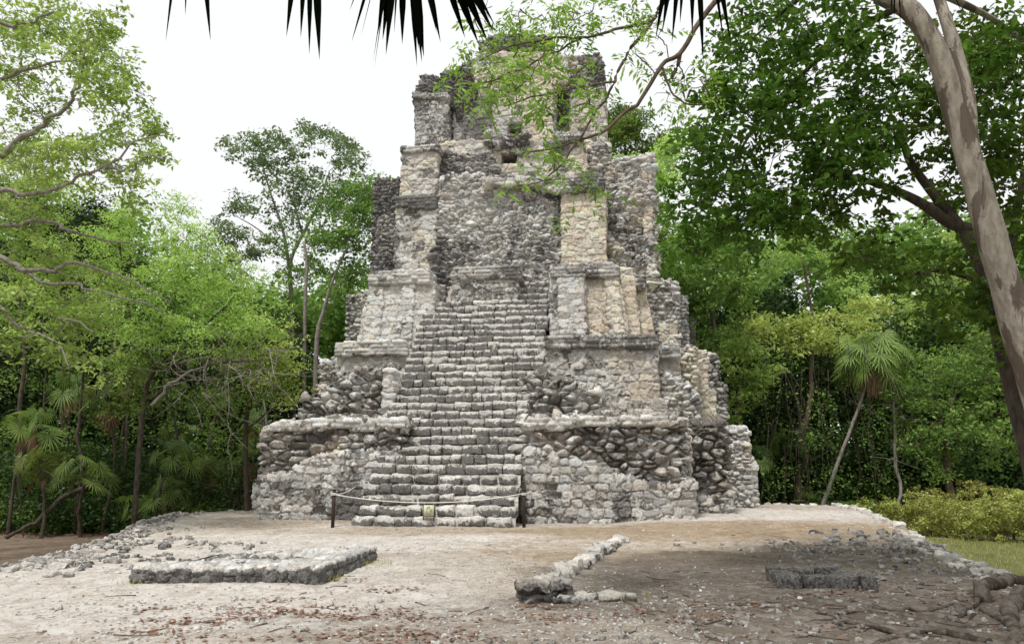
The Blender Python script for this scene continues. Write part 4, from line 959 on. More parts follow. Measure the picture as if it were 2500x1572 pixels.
# hanging frond tips close above the camera
def hang(label, hub_px, Y_, blades_, seed, wide=.02):
    hub = at(*hub_px, Y_); root = empty("hanging_palm_frond", hub); tag(root, label, "palm frond", "dark palm frond tips hanging into the top of the view")
    a = Acc(); rg = np.random.default_rng(seed)
    for tx, ty, w in blades_:
        tip = at(tx, ty, Y_ + rg.uniform(-.15, .15)) - hub; d = unit(tip); L_ = np.linalg.norm(tip); s = unit(np.cross(d, [0, 1, 0.])); wv = w * .68 / F * Y_
        q = [s * 0, tip * .45, tip * .8, tip * .93]; ww = [wv * .3, wv * .62, wv * .42, wv * .16]; fy = np.array([0, wv * .35, 0])
        V = []
        for c_, k_ in zip(q, ww): V += [c_ - s * k_, c_ + fy * k_ / wv, c_ + s * k_]
        V.append(tip); Q = []
        for k_ in range(3): Q += [[k_ * 3, k_ * 3 + 1, k_ * 3 + 4, k_ * 3 + 3], [k_ * 3 + 1, k_ * 3 + 2, k_ * 3 + 5, k_ * 3 + 4]]
        a.add(np.array(V), [np.array(Q), np.array([[9, 10, 12], [10, 11, 12]])], rnd=.4)
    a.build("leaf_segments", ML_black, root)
    a = Acc(); tube(a, [(0, 0, 0), (.1, .1, .5), (.3, .2, 1.1)], .018, .03, 8); a.build("leaf_stalk", MB_dark, root)
hang("dark palm frond with three narrow tips at the upper left", (470, -420), 2.6, [(404, 105, 14), (452, 40, 18), (514, 102, 24)], 1)
hang("dark palm frond with four tips left of the dense black cluster", (760, -420), 2.6, [(699, 92, 30), (734, 95, 26), (755, 135, 24), (780, 148, 34)], 2)
hang("dense black palm frond with many tips over the pyramid's left side", (985, -330), 2.6, [(853, 28, 14), (858, 105, 14), (880, 95, 4), (911, 150, 6), (914, 165, 5), (921, 90, 28), (934, 100, 30), (942, 137, 26), (947, 105, 28), (962, 85, 10), (982, 110, 30), (1018, 164, 20), (1030, 155, 26), (1035, 142, 34), (1022, 120, 30), (1076, 106, 26), (1066, 80, 26)], 3)
hang("dark green palm frond with slanting tips beside the overhanging branch", (1010, -300), 2.7, [(1136, 95, 30), (1170, 112, 34), (1190, 100, 36), (1206, 82, 34), (1212, 70, 20)], 4)
hang("green palm frond with drooping tips at the top right of centre", (1690, -420), 2.9, [(1600, 100, 26), (1617, 80, 30), (1640, 110, 22), (1660, 60, 24), (1717, 155, 24), (1690, 90, 26), (1768, 108, 16), (1784, 105, 26)], 5)
hang("sparse palm frond with three short tips near the pale trunk", (2190, -330), 2.9, [(2183, 50, 12), (2198, 75, 8), (2350, 35, 14), (2176, 30, 20)], 6)

# ------------------------------------------------------------------ trees
G = np.random.default_rng
# near tree on the right
base = np.array([9.6 * 0.80, 9.3, 0]); base = np.array([*at(2650, 1480, 9.3)[:2], 0.])
def tpath(pts, n=8, wig=0, seed=0): return curve([p if len(p) == 3 and isinstance(p, np.ndarray) else at(*p) for p in pts], n, wig, seed)
b0 = base + [0, 0, -.1]
L0 = tpath([b0, (2590, 1100, 9.2), (2490, 800, 9.1), (2427, 601, 9.0), (2378, 429, 9.0), (2340, 300, 9.0), (2291, 140, 8.9), (2225, 30, 8.9), (2120, -40, 9.1), (1950, -260, 9.5)], 6)
r_ = np.interp(np.linspace(0, 1, len(L0)), [0, .1, .3, .5, .7, .85, 1], [.42, .27, .175, .148, .142, .13, .09])
a = Acc(); root = empty("pale_barked_tree", base); tag(root, "leaning tree with pale flaking bark and bare exposed roots at the right edge", "tree")
tube(a, L0 - base, r_, None, 20, lump=.16)
L1 = tpath([(2385, 455, 9.0), (2368, 350, 9.04), (2362, 240, 9.12), (2335, 130, 9.25), (2300, 20, 9.4), (2230, -200, 9.8)], 6); tube(a, L1 - base, .12, .06, 14, lump=.15)
L2 = tpath([(2290, -20, 9.42), (2340, 5, 9.55), (2420, 45, 9.8), (2520, 110, 10), (2680, 160, 10.2)], 6); tube(a, L2 - base, .055, .03, 10, lump=.2)
ta_trunk = a.build("trunk", MB_near, root, smooth=True)
a = Acc()
def root_path(pts, zs): 
    out = []
    for (px, py), z in zip(pts, zs): p = gnd(px, py); p[2] = gz1(p[0], p[1]) + z; out.append(p)
    return curve(out, 7, .04, int(pts[0][0]))
for pts, zs, r0, r1 in [([(2640, 1440), (2500, 1425), (2420, 1440), (2370, 1452), (2290, 1458), (2195, 1452)], [.3, .22, .12, .05, .02, 0], .16, .02),
    ([(2640, 1400), (2500, 1400), (2440, 1425), (2400, 1450)], [.35, .25, .15, .05], .12, .05), ([(2640, 1480), (2520, 1470), (2475, 1500), (2480, 1540), (2520, 1580)], [.3, .2, .1, .06, 0], .17, .06),
    ([(2410, 1440), (2380, 1490), (2330, 1520), (2280, 1512)], [.1, .05, .02, 0], .05, .02), ([(2470, 1530), (2400, 1505), (2360, 1520)], [.05, .05, 0], .04, .02),
    ([(2300, 1562), (2200, 1552), (2100, 1536), (1990, 1528)], [-.01, .03, .03, .0], .04, .018), ([(2420, 1580), (2300, 1555), (2200, 1560), (2050, 1600)], [.03, .03, .02, 0], .05, .03),
    ([(2130, 1490), (2190, 1500), (2260, 1500), (2330, 1480)], [0, .02, .02, 0], .02, .03), ([(2480, 1380), (2400, 1375), (2350, 1390), (2300, 1385)], [.1, .05, .02, 0], .05, .02), ([(1990, 1500), (2050, 1508), (2120, 1495)], [0, .015, 0], .02, .012),
    ([(2620, 1540), (2540, 1530), (2490, 1560), (2440, 1600)], [.2, .12, .06, 0], .13, .05)]:
    tube(a, root_path(pts, [z_ * .7 - r0 * .35 for z_ in zs]) - base, r0 * .8, r1 * .8, 9, lump=.3)
tube(a, np.array([gnd(2400, 1475) + [0, 0, -.05], gnd(2400, 1475) + [.02, .04, .14], gnd(2392, 1475) + [.02, .1, .25]]) - base, [.10, .075, .02], None, 12, lump=.8)
a.build("roots", MB_root, root, smooth=True)
rg = G(31)
cl = ell([(1930, 90, 190, 90, 10.8, 1.2, 40, .5), (1810, 290, 130, 130, 10.8, 1, 38, .5), (2020, 260, 140, 120, 10.4, 1, 34, .5), (1800, 490, 150, 110, 10.8, 1, 34, .48), (2070, 390, 130, 70, 10, 1, 22, .45), (1700, 420, 50, 130, 11, 1, 12, .42), (2180, 230, 60, 60, 10.4, .6, 5, .4), (1960, 480, 80, 70, 10.8, 1, 10, .45),
          (2130, 60, 110, 60, 9.6, .6, 8, .4), (2430, 200, 90, 120, 10, .8, 14, .45), (1720, 560, 90, 80, 10.5, .8, 8, .45), (1900, 560, 90, 60, 10.5, .8, 6, .4)], rg)
NB = 420; cl2 = np.stack([rg.uniform(1., 13, NB), rg.uniform(1.5, 13, NB), rg.uniform(6.2, 9.5, NB), rg.uniform(.55, .8, NB)], 1)
a1, b1 = cl2[:, 0] / cl2[:, 1], (cl2[:, 2] - EYE) / cl2[:, 1]
# keep only boughs that stay above the view
cl2 = cl2[((b1 - ray(1250, -120)[1] > .12) | (a1 > ray(2560, 500)[0] + .1))]
Lx = [(tpath([(2190, 20, 8.9), (2080, 80, 9.9), (1960, 180, 10.6), (1850, 300, 10.9), (1750, 470, 10.9)], 6), .055, .015), (tpath([(2080, -60, 9.1), (1950, 0, 10.2), (1820, 110, 10.9)], 6), .05, .015),
      (L0[-14:], .13, .08), (L2, .04, .03), (tpath([np.array(L0[-1]), np.array([3., 7., 9.]), np.array([2., 5., 8.8])], 6), .08, .04), (tpath([np.array(L1[-1]), np.array([6., 6., 8.5]), np.array([6.5, 4., 8.6])], 6), .08, .04)]
tmp = grow([(L0[-10:], .1, .07)] + Lx, np.concatenate([cl, cl2]), rg, ML_near, MB_dark, "crown_holder", base, None, None, density=27, per=11, L=.12, W=.058, rs=.17, six=True, branch_r=.02, twig=False, flat=.85, up=.45)
for ch in list(tmp.children):
    ch.parent = root
    if ch.name.startswith('trunk'): ch.name = 'branches'
bpy.data.objects.remove(tmp)
# dark twin tree behind it
rg = G(32); b2 = np.array([*at(2570, 1420, 10.6)[:2], -.1])
Ls = [(tpath([b2, (2530, 1150, 10.6), (2480, 960, 10.6), (2440, 800, 10.6), (2385, 620, 10.6), (2300, 500, 10.7), (2225, 400, 10.8), (2200, 330, 10.9)], 6), .19, .045),
      (tpath([(2395, 565, 10.6), (2320, 545, 10.6), (2245, 494, 10.5), (2150, 452, 10.5), (2030, 425, 10.6), (1960, 440, 10.6)], 6), .10, .03), (tpath([(2440, 800, 10.6), (2470, 600, 10.8), (2500, 420, 11)], 6), .09, .05),
      (tpath([(2400, 690, 10.6), (2300, 660, 10.2), (2200, 670, 9.9), (2110, 640, 9.8)], 6), .045, .015)]
cl = ell([(2240, 640, 150, 40, 9.6, .6, 9, .36), (2330, 730, 110, 50, 9.8, .6, 8, .36), (2120, 520, 90, 90, 10.4, .6, 7, .34), (2330, 300, 70, 120, 10.8, .6, 11, .42), (2470, 520, 60, 220, 10.8, .7, 16, .45), (2440, 780, 60, 110, 10.4, .5, 8, .36),
          (2200, 300, 130, 90, 11, .8, 13, .42), (2450, 80, 80, 80, 11, .8, 12, .45), (2330, 420, 110, 120, 11.2, .7, 12, .42), (2420, 300, 90, 200, 11.4, .7, 26, .45), (2480, 700, 40, 200, 11, .5, 14, .42), (2250, 200, 90, 120, 11.2, .6, 10, .42), (2380, 160, 60, 120, 11.4, .6, 10, .45), (1960, 500, 90, 90, 10.6, .6, 7, .36), (2090, 640, 60, 30, 9.8, .4, 3, .3)], rg)
grow(Ls, cl, rg, ML_near, MB_dark, "dark_stemmed_tree", b2, "dark trunked tree with forking mossy limbs just behind the pale flaking trunk", density=24, per=11, L=.12, W=.058, rs=.17, six=True, branch_r=.02, twig=False, flat=.85)
# overhanging feathery branch across the pyramid's top
rg = G(33); b3 = np.array([8.9, 10.2, -.1])
tr = tpath([b3, b3 + [-.2, -.2, 4], b3 + [-.8, -.8, 8.], np.array(at(1980, -260, 8.8)), (1750, 0, 8.3)], 8)
LA = tpath([(1750, 0, 8.3), (1702, 60, 8.2), (1662, 132, 8.1), (1615, 158, 8.0), (1563, 238, 7.9), (1484, 317, 7.8), (1405, 345, 7.8), (1361, 361, 7.8), (1290, 372, 7.8)], 5, .03, 3)
LB = tpath([(1750, -60, 8.4), (1627, 0, 8.2), (1591, 52, 8.1), (1500, 71, 8.0), (1425, 91, 7.9), (1353, 95, 7.8), (1240, 115, 7.7), (1170, 150, 7.7)], 5, .03, 4)
LC = tpath([(1591, 56, 8.1), (1532, 131, 8.0), (1500, 200, 7.9), (1468, 254, 7.9), (1425, 325, 7.8), (1370, 400, 7.8), (1330, 440, 7.8)], 5, .03, 5)
LD = tpath([(1425, 91, 7.9), (1360, 125, 7.9), (1290, 160, 7.8), (1220, 190, 7.8), (1150, 215, 7.8)], 5, .03, 6)
LE = tpath([(1500, 200, 7.9), (1400, 215, 7.8), (1300, 240, 7.8), (1230, 260, 7.8)], 5, .03, 7)
LF = tpath([(1615, 158, 8.0), (1640, 220, 8), (1700, 260, 8), (1760, 240, 8.1)], 5, .03, 8); LG = tpath([(1660, 132, 8.1), (1655, 160, 8.1), (1640, 190, 8.1)], 4)
cl = ell([(1260, 50, 130, 55, 7.9, .3, 9, .22), (1190, 140, 60, 50, 7.8, .3, 5, .2), (1225, 185, 90, 50, 7.8, .3, 9, .2), (1175, 235, 60, 40, 7.8, .3, 5, .18), (1380, 170, 60, 60, 7.8, .3, 5, .2), (1370, 245, 50, 50, 7.8, .3, 5, .2),
          (1270, 130, 60, 50, 7.8, .3, 4, .18), (1335, 395, 70, 40, 7.8, .2, 5, .18), (1310, 450, 50, 25, 7.8, .2, 2, .15), (1400, 440, 50, 50, 7.8, .2, 3, .15), (1470, 60, 80, 50, 8, .3, 4, .2), (1560, 130, 70, 70, 8, .3, 4, .2),
          (1680, 240, 70, 90, 8.2, .3, 7, .2), (1440, 230, 50, 60, 7.9, .3, 3, .18), (1340, 30, 90, 30, 8, .3, 5, .2), (1560, 30, 60, 30, 8.2, .3, 4, .2)], rg)
grow([(tr, .15, .06), (LA, .034, .010), (LB, .026, .008), (LC, .022, .009), (LD, .014, .007), (LE, .014, .007), (LF, .016, .007), (LG, .026, .02)], cl, rg, ML_sprig, MB_twig, "feathery_leaved_tree", b3,
     "tree reaching in from the upper right with feathery leaves hanging before the temple", density=190, per=10, L=.085, W=.028, rs=.17, mode='pin', branch_r=.011, flat=.9, up=.5)

# left: sprawling trees
rg = G(41); b4 = np.array([*at(-330, 1300, 16)[:2], LOW])
def P_(pts, Y_): return tpath([(x, y, Y_ + d) for (x, y), d in zip(pts, np.linspace(0, -.8, len(pts)))], 6, .12, int(pts[-1][0]))
T1 = tpath([b4, b4 + [.3, 0, 4], (-200, 500, 16.2), (-150, 250, 16.2), (-80, 60, 16)], 6)
LS = [(T1, .3, .09), (P_([(-150, 250), (0, 190), (92, 164), (185, 148), (260, 120)], 16), .05, .012), (P_([(-200, 520), (37, 351), (116, 300), (176, 236), (203, 157), (215, 90)], 16), .085, .012),
      (P_([(-220, 560), (0, 467), (74, 476), (157, 448), (259, 411), (324, 347), (410, 330)], 15.6), .065, .01), (P_([(259, 411), (320, 410), (370, 380), (400, 390)], 15.2), .04, .012), (P_([(-80, 60), (40, 60), (130, 30)], 15.5), .06, .02)]
cl = ell([(70, 40, 90, 50, 15.5, 1, 9, .5), (200, 70, 60, 60, 15.5, 1, 8, .42), (240, 150, 60, 60, 15.5, .8, 8, .42), (265, 200, 50, 40, 15.5, .8, 4, .4), (310, 250, 50, 50, 15.3, .8, 6, .36), (365, 310, 45, 45, 15.2, .6, 6, .34), (390, 380, 35, 30, 15.2, .5, 4, .3), (300, 330, 50, 40, 15.3, .8, 4, .32),
          (40, 250, 60, 80, 16, 1, 4, .4), (90, 390, 100, 50, 15.8, 1, 8, .42), (200, 350, 70, 50, 15.6, 1, 5, .4), (330, 470, 50, 40, 15.5, .8, 4, .34), (30, 130, 60, 50, 16, 1, 4, .45), (280, 60, 40, 30, 15.5, .6, 3, .3), (60, 300, 120, 120, 17, 1, 16, .5), (150, 150, 120, 110, 17, 1, 14, .48), (260, 300, 80, 110, 16, 1, 10, .4), (40, 60, 90, 60, 16.5, 1, 8, .5), (240, 430, 110, 40, 16, 1, 9, .4)], rg)
grow(LS, cl, rg, ML_bright, MB_grey, "spreading_tree", b4, "tall sprawling tree with sparse light green leaves and bare grey boughs at upper left", density=44, per=14, L=.12, W=.06, rs=.2, branch_r=.022, up=.6)
rg = G(42); b5 = np.array([*at(-200, 1280, 18.5)[:2], LOW])
LS = [(tpath([b5, b5 + [.2, 0, 3], (-100, 700, 18.5), (-60, 560, 18.5)], 6), .3, .15), (P_([(-80, 560), (37, 550), (120, 541), (194, 573), (300, 592), (340, 600)], 18), .07, .012),
      (P_([(-100, 620), (0, 629), (51, 656), (130, 663), (185, 647), (259, 661), (333, 693), (420, 740)], 17.6), .075, .012), (P_([(51, 656), (120, 690), (230, 710), (330, 735), (400, 760)], 17.4), .05, .012), (P_([(-100, 700), (0, 750), (60, 800), (130, 830), (170, 900)], 17), .06, .012), (P_([(130, 830), (160, 780), (230, 810)], 16.8), .03, .01)]
cl = ell([(60, 440, 90, 50, 18.5, 1.2, 9, .55), (30, 540, 70, 50, 18, 1, 6, .5), (90, 620, 100, 30, 19, 1, 4, .5), (80, 760, 110, 60, 17.3, 1, 12, .5), (180, 800, 90, 70, 17.2, 1, 12, .5), (50, 850, 70, 40, 17, .8, 5, .45), (230, 860, 50, 50, 17, .8, 5, .42), (20, 680, 50, 50, 17.8, .8, 4, .45), (270, 770, 50, 50, 17.6, .8, 4, .4), (150, 640, 120, 60, 19, 1, 10, .5), (60, 500, 90, 60, 19, 1, 8, .5), (220, 690, 80, 50, 18.5, 1, 7, .45)], rg)
grow(LS, cl, rg, ML_bright, MB_grey, "low_branching_tree", b5, "low branching tree with pale grey lying boughs and fresh green leaf tufts at left", density=44, per=16, L=.12, W=.055, rs=.22, branch_r=.03, up=.7)
rg = G(43); b6 = np.array([*at(330, 1250, 22.5)[:2], LOW])
LS = [(tpath([b6, (350, 1000, 23), (380, 900, 22.8), (470, 820, 22.4), (560, 740, 22)], 6), .09, .04), (tpath([(380, 905, 22.8), (330, 800, 22.6), (300, 680, 22.4), (290, 560, 22.2)], 6), .06, .03), (tpath([(370, 975, 21.8), (430, 925, 21.6), (520, 890, 21.4), (620, 880, 21.2), (680, 885, 21)], 6), .045, .012)]
cl = ell([(300, 560, 90, 50, 22.5, 1.4, 10, .6), (420, 600, 110, 60, 22.5, 1.4, 16, .62), (480, 690, 120, 70, 22, 1.4, 20, .6), (360, 690, 100, 60, 22, 1.4, 12, .6), (560, 760, 90, 60, 22, 1.2, 13, .55), (430, 790, 100, 50, 22, 1.2, 10, .5), (200, 600, 90, 60, 23, 1, 12, .55), (250, 720, 90, 60, 22.5, 1, 10, .55), (330, 800, 80, 50, 22, 1, 8, .5), (120, 480, 90, 50, 23.5, 1, 12, .55), (60, 640, 110, 90, 22.5, 1, 14, .6), (330, 520, 90, 40, 22.5, 1, 8, .55), (500, 820, 120, 60, 21.8, 1, 14, .5), (300, 850, 110, 40, 21.8, 1, 8, .45), (620, 800, 80, 60, 22.5, 1, 9, .5), (420, 500, 40, 30, 23, 1, 4, .5), (560, 680, 60, 50, 23, 1, 6, .5), (640, 730, 70, 50, 22.5, 1, 7, .5)], rg)
grow(LS, cl, rg, ML_bright, MB_dark, "feathery_green_tree", b6, "wide feathery light green tree arching over the palms left of the pyramid", density=22, per=26, L=.11, W=.04, rs=.30, branch_r=.02, up=.7, mode='leaf')
rg = G(44); b7 = np.array([*at(610, 1235, 24.0)[:2], LOW])
LS = [(tpath([b7, (600, 1050, 24), (620, 950, 23.5), (650, 880, 23)], 6), .09, .04), (tpath([(600, 1050, 24), (660, 1000, 23.2), (700, 950, 23)], 6), .04, .015)]
cl = ell([(640, 840, 60, 45, 23, .9, 11, .5), (690, 890, 45, 50, 23, .8, 10, .45), (640, 920, 40, 50, 23, .7, 6, .42), (710, 960, 25, 40, 23, .5, 5, .35), (590, 860, 40, 30, 23, .6, 6, .4), (660, 900, 60, 60, 23, .8, 12, .42), (600, 790, 60, 40, 23.2, .6, 7, .42), (700, 840, 40, 40, 23, .6, 6, .42)], rg)
grow(LS, cl, rg, ML_yellow, MB_dark, "small_bright_tree", b7, "small yellow-green tree leaning toward the pyramid's broken left shoulder", density=26, per=16, L=.11, W=.05, rs=.25, branch_r=.03, up=.6)
# small rope of bare twigs under it
rg = G(45); root = empty("fallen_branch", at(370, 990, 21.6)); tag(root, "bare grey twiggy diagonal branch hanging in the left wood under the light canopy", "branch"); a = Acc(); B0 = np.array(root.location)
tube(a, tpath([(370, 990, 21.6), (430, 930, 21.5), (520, 890, 21.4), (640, 880, 21.2)], 6, .1) - B0, .05, .015, 7)
for k in range(90):
    s = at(rg.uniform(420, 690), rg.uniform(840, 960), 21.4 + rg.normal() * .4); e = s + rg.normal(size=3) * [.9, .5, .7]; tube(a, curve([s, (s + e) / 2 + rg.normal(size=3) * .2, e], 4) - B0, .014, .005, 3)
a.build("boughs", MB_grey, root)
# middle: tall trees behind the pyramid's left
rg = G(51); b8 = np.array([*at(716, 1190, 37)[:2], LOW])
LS = [(tpath([b8, (714, 858, 37), (712, 742, 37), (708, 660, 37), (720, 610, 37), (777, 500, 37), (800, 430, 37)], 6), .17, .05), (tpath([(708, 660, 37), (690, 560, 37), (660, 470, 37), (640, 400, 37)], 6), .1, .03), (tpath([(749, 555, 37), (770, 620, 37.2)], 4), .05, .05),
      (tpath([(740, 578, 37), (720, 500, 37), (715, 420, 37)], 5), .07, .03), (tpath([(700, 620, 37), (630, 560, 37), (580, 530, 37)], 5), .05, .02)]
cl = ell([(590, 360, 45, 22, 37, 1.5, 7, .7), (655, 340, 45, 28, 37, 1.5, 8, .75), (640, 400, 45, 35, 37, 2, 7, .7), (780, 345, 60, 35, 37, 2, 11, .8), (845, 400, 50, 50, 37, 2, 11, .8), (700, 400, 50, 45, 37, 2, 8, .75), (740, 450, 60, 45, 37, 2, 9, .75), (600, 500, 60, 28, 37, 1.5, 8, .7), (660, 480, 45, 40, 37, 1.5, 6, .7), (810, 480, 60, 40, 37, 2, 9, .75), (700, 530, 50, 30, 37, 1.5, 5, .7)], rg)
grow(LS, cl, rg, ML_blue, MB_grey, "tall_forest_tree", b8, "tallest tree in the gap left of the pyramid with flat green crown on slender trunk", density=12, per=16, L=.20, W=.10, rs=.38, branch_r=.03, flat=.6)
rg = G(52); b9 = np.array([*at(560, 1190, 34)[:2], LOW])
cl = ell([(530, 560, 50, 28, 34, 1.5, 7, .65), (590, 580, 50, 30, 34, 1.5, 6, .6), (540, 620, 50, 30, 34, 1.5, 5, .55), (610, 640, 40, 40, 34, 1.5, 5, .5), (640, 600, 35, 30, 34, 1, 4, .5)], rg)
grow([(tpath([b9, (575, 900, 34), (590, 700, 34), (570, 580, 34)], 6), .13, .04)], cl, rg, ML_blue, MB_grey, "thin_forest_tree", b9, "sparse green tree standing left of the tallest tree, its crown lower", density=12, per=14, L=.19, W=.09, rs=.36, branch_r=.03, flat=.6)
rg = G(53); b10 = np.array([*at(770, 1190, 33)[:2], LOW])
LS = [(tpath([b10, (772, 858, 33), (790, 760, 33), (818, 670, 33), (850, 600, 33)], 6), .13, .05), (tpath([(800, 712, 33), (830, 690, 33), (848, 665, 33)], 4), .05, .02), (tpath([b10 + [-.6, .5, 0], (744, 789, 33.5), (749, 650, 33.5), (742, 590, 33.5)], 6), .10, .06)]
cl = ell([(800, 560, 80, 40, 34, 1.5, 12, .8), (870, 560, 50, 60, 34, 1.5, 10, .8), (860, 660, 50, 60, 34.5, 1.5, 9, .8), (760, 620, 60, 60, 35.5, 1, 9, .75), (890, 480, 45, 60, 34, 1.5, 14, .75), (850, 500, 60, 50, 34.5, 1.5, 9, .8), (680, 600, 40, 50, 36, 1, 5, .6), (700, 700, 40, 60, 35.5, 1, 6, .7), (940, 430, 30, 40, 36, 1, 4, .6)], rg)
grow(LS, cl, rg, ML_mid, MB_grey, "leafy_forest_tree", b10, "dark green tree with pale leaning trunks touching the pyramid's left flank", density=12, per=20, L=.19, W=.09, rs=.4, branch_r=.04)
# right: trees behind and beside the pyramid
def dense(name, seed, bpx, Y_, specs, mat, label, density=16, per=24, L=.18, W=.09, trunk=None, rs=.38):
    rg = G(seed); b = np.array([*at(bpx, 1200, Y_)[:2], LOW]); cl = ell(specs, rg); c = cl[:, :3].mean(0)
    tp_ = tpath([b, b * .6 + np.array([*c[:2], 0]) * .4 + [0, 0, (c[2] - LOW) * .45], c], 7, .3, seed)
    grow([(tp_, .16, .06)], cl, rg, mat, MB_twig, name, b, label, density=density, per=per, L=L, W=W, rs=rs, branch_r=.04)
dense("yellowish_tree", 61, 1560, 33, [(1545, 400, 55, 60, 33, 1.5, 12, .8), (1600, 470, 50, 70, 33, 1.5, 12, .8), (1620, 560, 40, 70, 33, 1.5, 9, .75), (1640, 400, 35, 50, 33, 1, 8, .7), (1520, 470, 40, 60, 33, 1, 6, .8), (1620, 640, 40, 60, 33, 1, 8, .8)], ML_bright, "bright yellow-green tree rising directly behind the pyramid's right shoulder")
dense("dark_crowned_tree", 62, 1500, 38, [(1500, 320, 45, 60, 38, 1.5, 18, .9), (1540, 290, 40, 35, 38, 1, 7, .8), (1480, 370, 30, 30, 38, 1, 5, .8), (1590, 360, 40, 50, 38, 1, 9, .9)], ML_mid, "darker green crown peeking beside the temple's right wall")
dense("leafy_forest_tree", 63, 1760, 28, [(1680, 620, 80, 80, 28, 1.5, 17, .8), (1770, 680, 90, 70, 28, 1.5, 15, .8), (1660, 730, 50, 70, 28.5, 1, 8, .75), (1740, 780, 70, 60, 28, 1, 8, .7), (1860, 640, 60, 60, 29, 1.5, 7, .7)], ML_mid, "large mid green tree next to the pyramid's stepped right side")
dense("vine_hung_tree", 64, 1800, 29.5, [(1770, 850, 55, 50, 29.5, 1, 9, .7), (1800, 930, 60, 60, 29.5, 1, 10, .65), (1850, 900, 40, 60, 30, 1, 6, .65), (1790, 1010, 35, 40, 29.5, .6, 4, .5)], ML_bright, "light green leafy tree hanging beside the pyramid's lower right steps", density=14)
dense("vine_hung_tree", 65, 1950, 31, [(1900, 790, 90, 35, 31, 1.5, 14, .75), (2020, 800, 90, 40, 31, 1.5, 14, .75), (1960, 850, 80, 30, 31, 1, 6, .6), (2100, 760, 50, 40, 32, 1, 6, .7)], ML_yellow, "yellowish vine covered canopy left of and behind the leaning palm", per=18)
dense("leafy_forest_tree", 66, 2300, 27, [(2230, 900, 70, 80, 28, 1.5, 13, .75), (2330, 860, 90, 80, 28, 1.5, 15, .8), (2440, 900, 80, 100, 27, 1.5, 16, .8), (2230, 1020, 60, 60, 27.5, 1, 8, .65), (2400, 1050, 110, 80, 26.5, 1, 16, .7), (2300, 1120, 80, 50, 27, 1, 7, .6)], ML_mid, "broad mid green tree behind the yellow bushes at right", per=22, L=.15, W=.07)
dense("tall_forest_tree", 67, 2050, 38, [(1900, 530, 60, 40, 38, 1.5, 7, .75), (1980, 600, 70, 50, 38, 1.5, 8, .75), (1880, 640, 60, 50, 38, 1, 8, .8), (2080, 700, 70, 40, 38, 1.5, 7, .7)], ML_bright, "pale green distant tree seen through the gap under the big dark crown", per=14)
dense("tall_forest_tree", 68, 2280, 36, [(2200, 760, 80, 40, 36, 1.5, 9, .8), (2330, 730, 80, 60, 36, 1.5, 10, .8), (2460, 760, 70, 60, 36, 1.5, 8, .8), (2350, 600, 60, 50, 37, 1, 5, .7)], ML_bright, "light green distant tree behind the forked dark limbs at right", per=14)
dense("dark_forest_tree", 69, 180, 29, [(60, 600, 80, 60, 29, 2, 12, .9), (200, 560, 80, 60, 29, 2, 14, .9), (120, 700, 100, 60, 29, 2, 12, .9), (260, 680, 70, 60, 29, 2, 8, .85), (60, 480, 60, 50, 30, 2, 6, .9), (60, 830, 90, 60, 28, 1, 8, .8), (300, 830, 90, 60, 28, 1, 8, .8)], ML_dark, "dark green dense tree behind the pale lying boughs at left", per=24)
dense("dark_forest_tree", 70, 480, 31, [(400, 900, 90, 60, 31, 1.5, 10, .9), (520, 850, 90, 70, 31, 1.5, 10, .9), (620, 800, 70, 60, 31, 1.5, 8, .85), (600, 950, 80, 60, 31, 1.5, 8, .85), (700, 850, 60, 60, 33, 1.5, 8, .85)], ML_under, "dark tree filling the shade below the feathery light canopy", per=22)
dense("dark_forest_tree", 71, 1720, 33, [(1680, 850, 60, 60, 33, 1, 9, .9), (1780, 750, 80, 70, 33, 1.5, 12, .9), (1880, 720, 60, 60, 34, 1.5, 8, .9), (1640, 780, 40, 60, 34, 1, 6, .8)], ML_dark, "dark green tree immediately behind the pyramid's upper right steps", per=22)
# slender stems in the shade
stems = [(60, 1230, 25.5, 40, 700, .09, "thick mossy dark stem at the far left of the wood"), (190, 1240, 24.8, 215, 850, .07, "leaning brown stem behind the bluish fan palm"), (230, 1260, 23.9, 20, 1290, .10, "fallen pale log lying diagonally at the foot of the left wood"), (440, 1240, 26, 430, 850, .05, "thin upright dark stem above the rubble bank"),
         (620, 1225, 27, 640, 960, .05, "pale speckled stem nearest the pyramid's left corner"), (560, 1230, 27.2, 556, 900, .03, "hair-thin grey stem amid dead palm fronds at left"), (2190, 1245, 28, 2180, 950, .075, "crooked pale dead stem with grey twigs right of the leaning palm"), (1960, 1240, 30.5, 1958, 900, .035, "very thin upright stem left of the leaning palm"), (1890, 1235, 31, 1850, 1010, .035, "thin slanting stem in the shade behind the pyramid's right corner"), (2090, 1235, 30, 2100, 900, .03, "thin hanging liana stem under the leaning palm's crown"),
         (300, 1235, 27, 330, 820, .06, "straight brown stem in the middle of the left wood"), (120, 1230, 27.5, 105, 780, .05, "slim dark stem second from the left picture edge")]
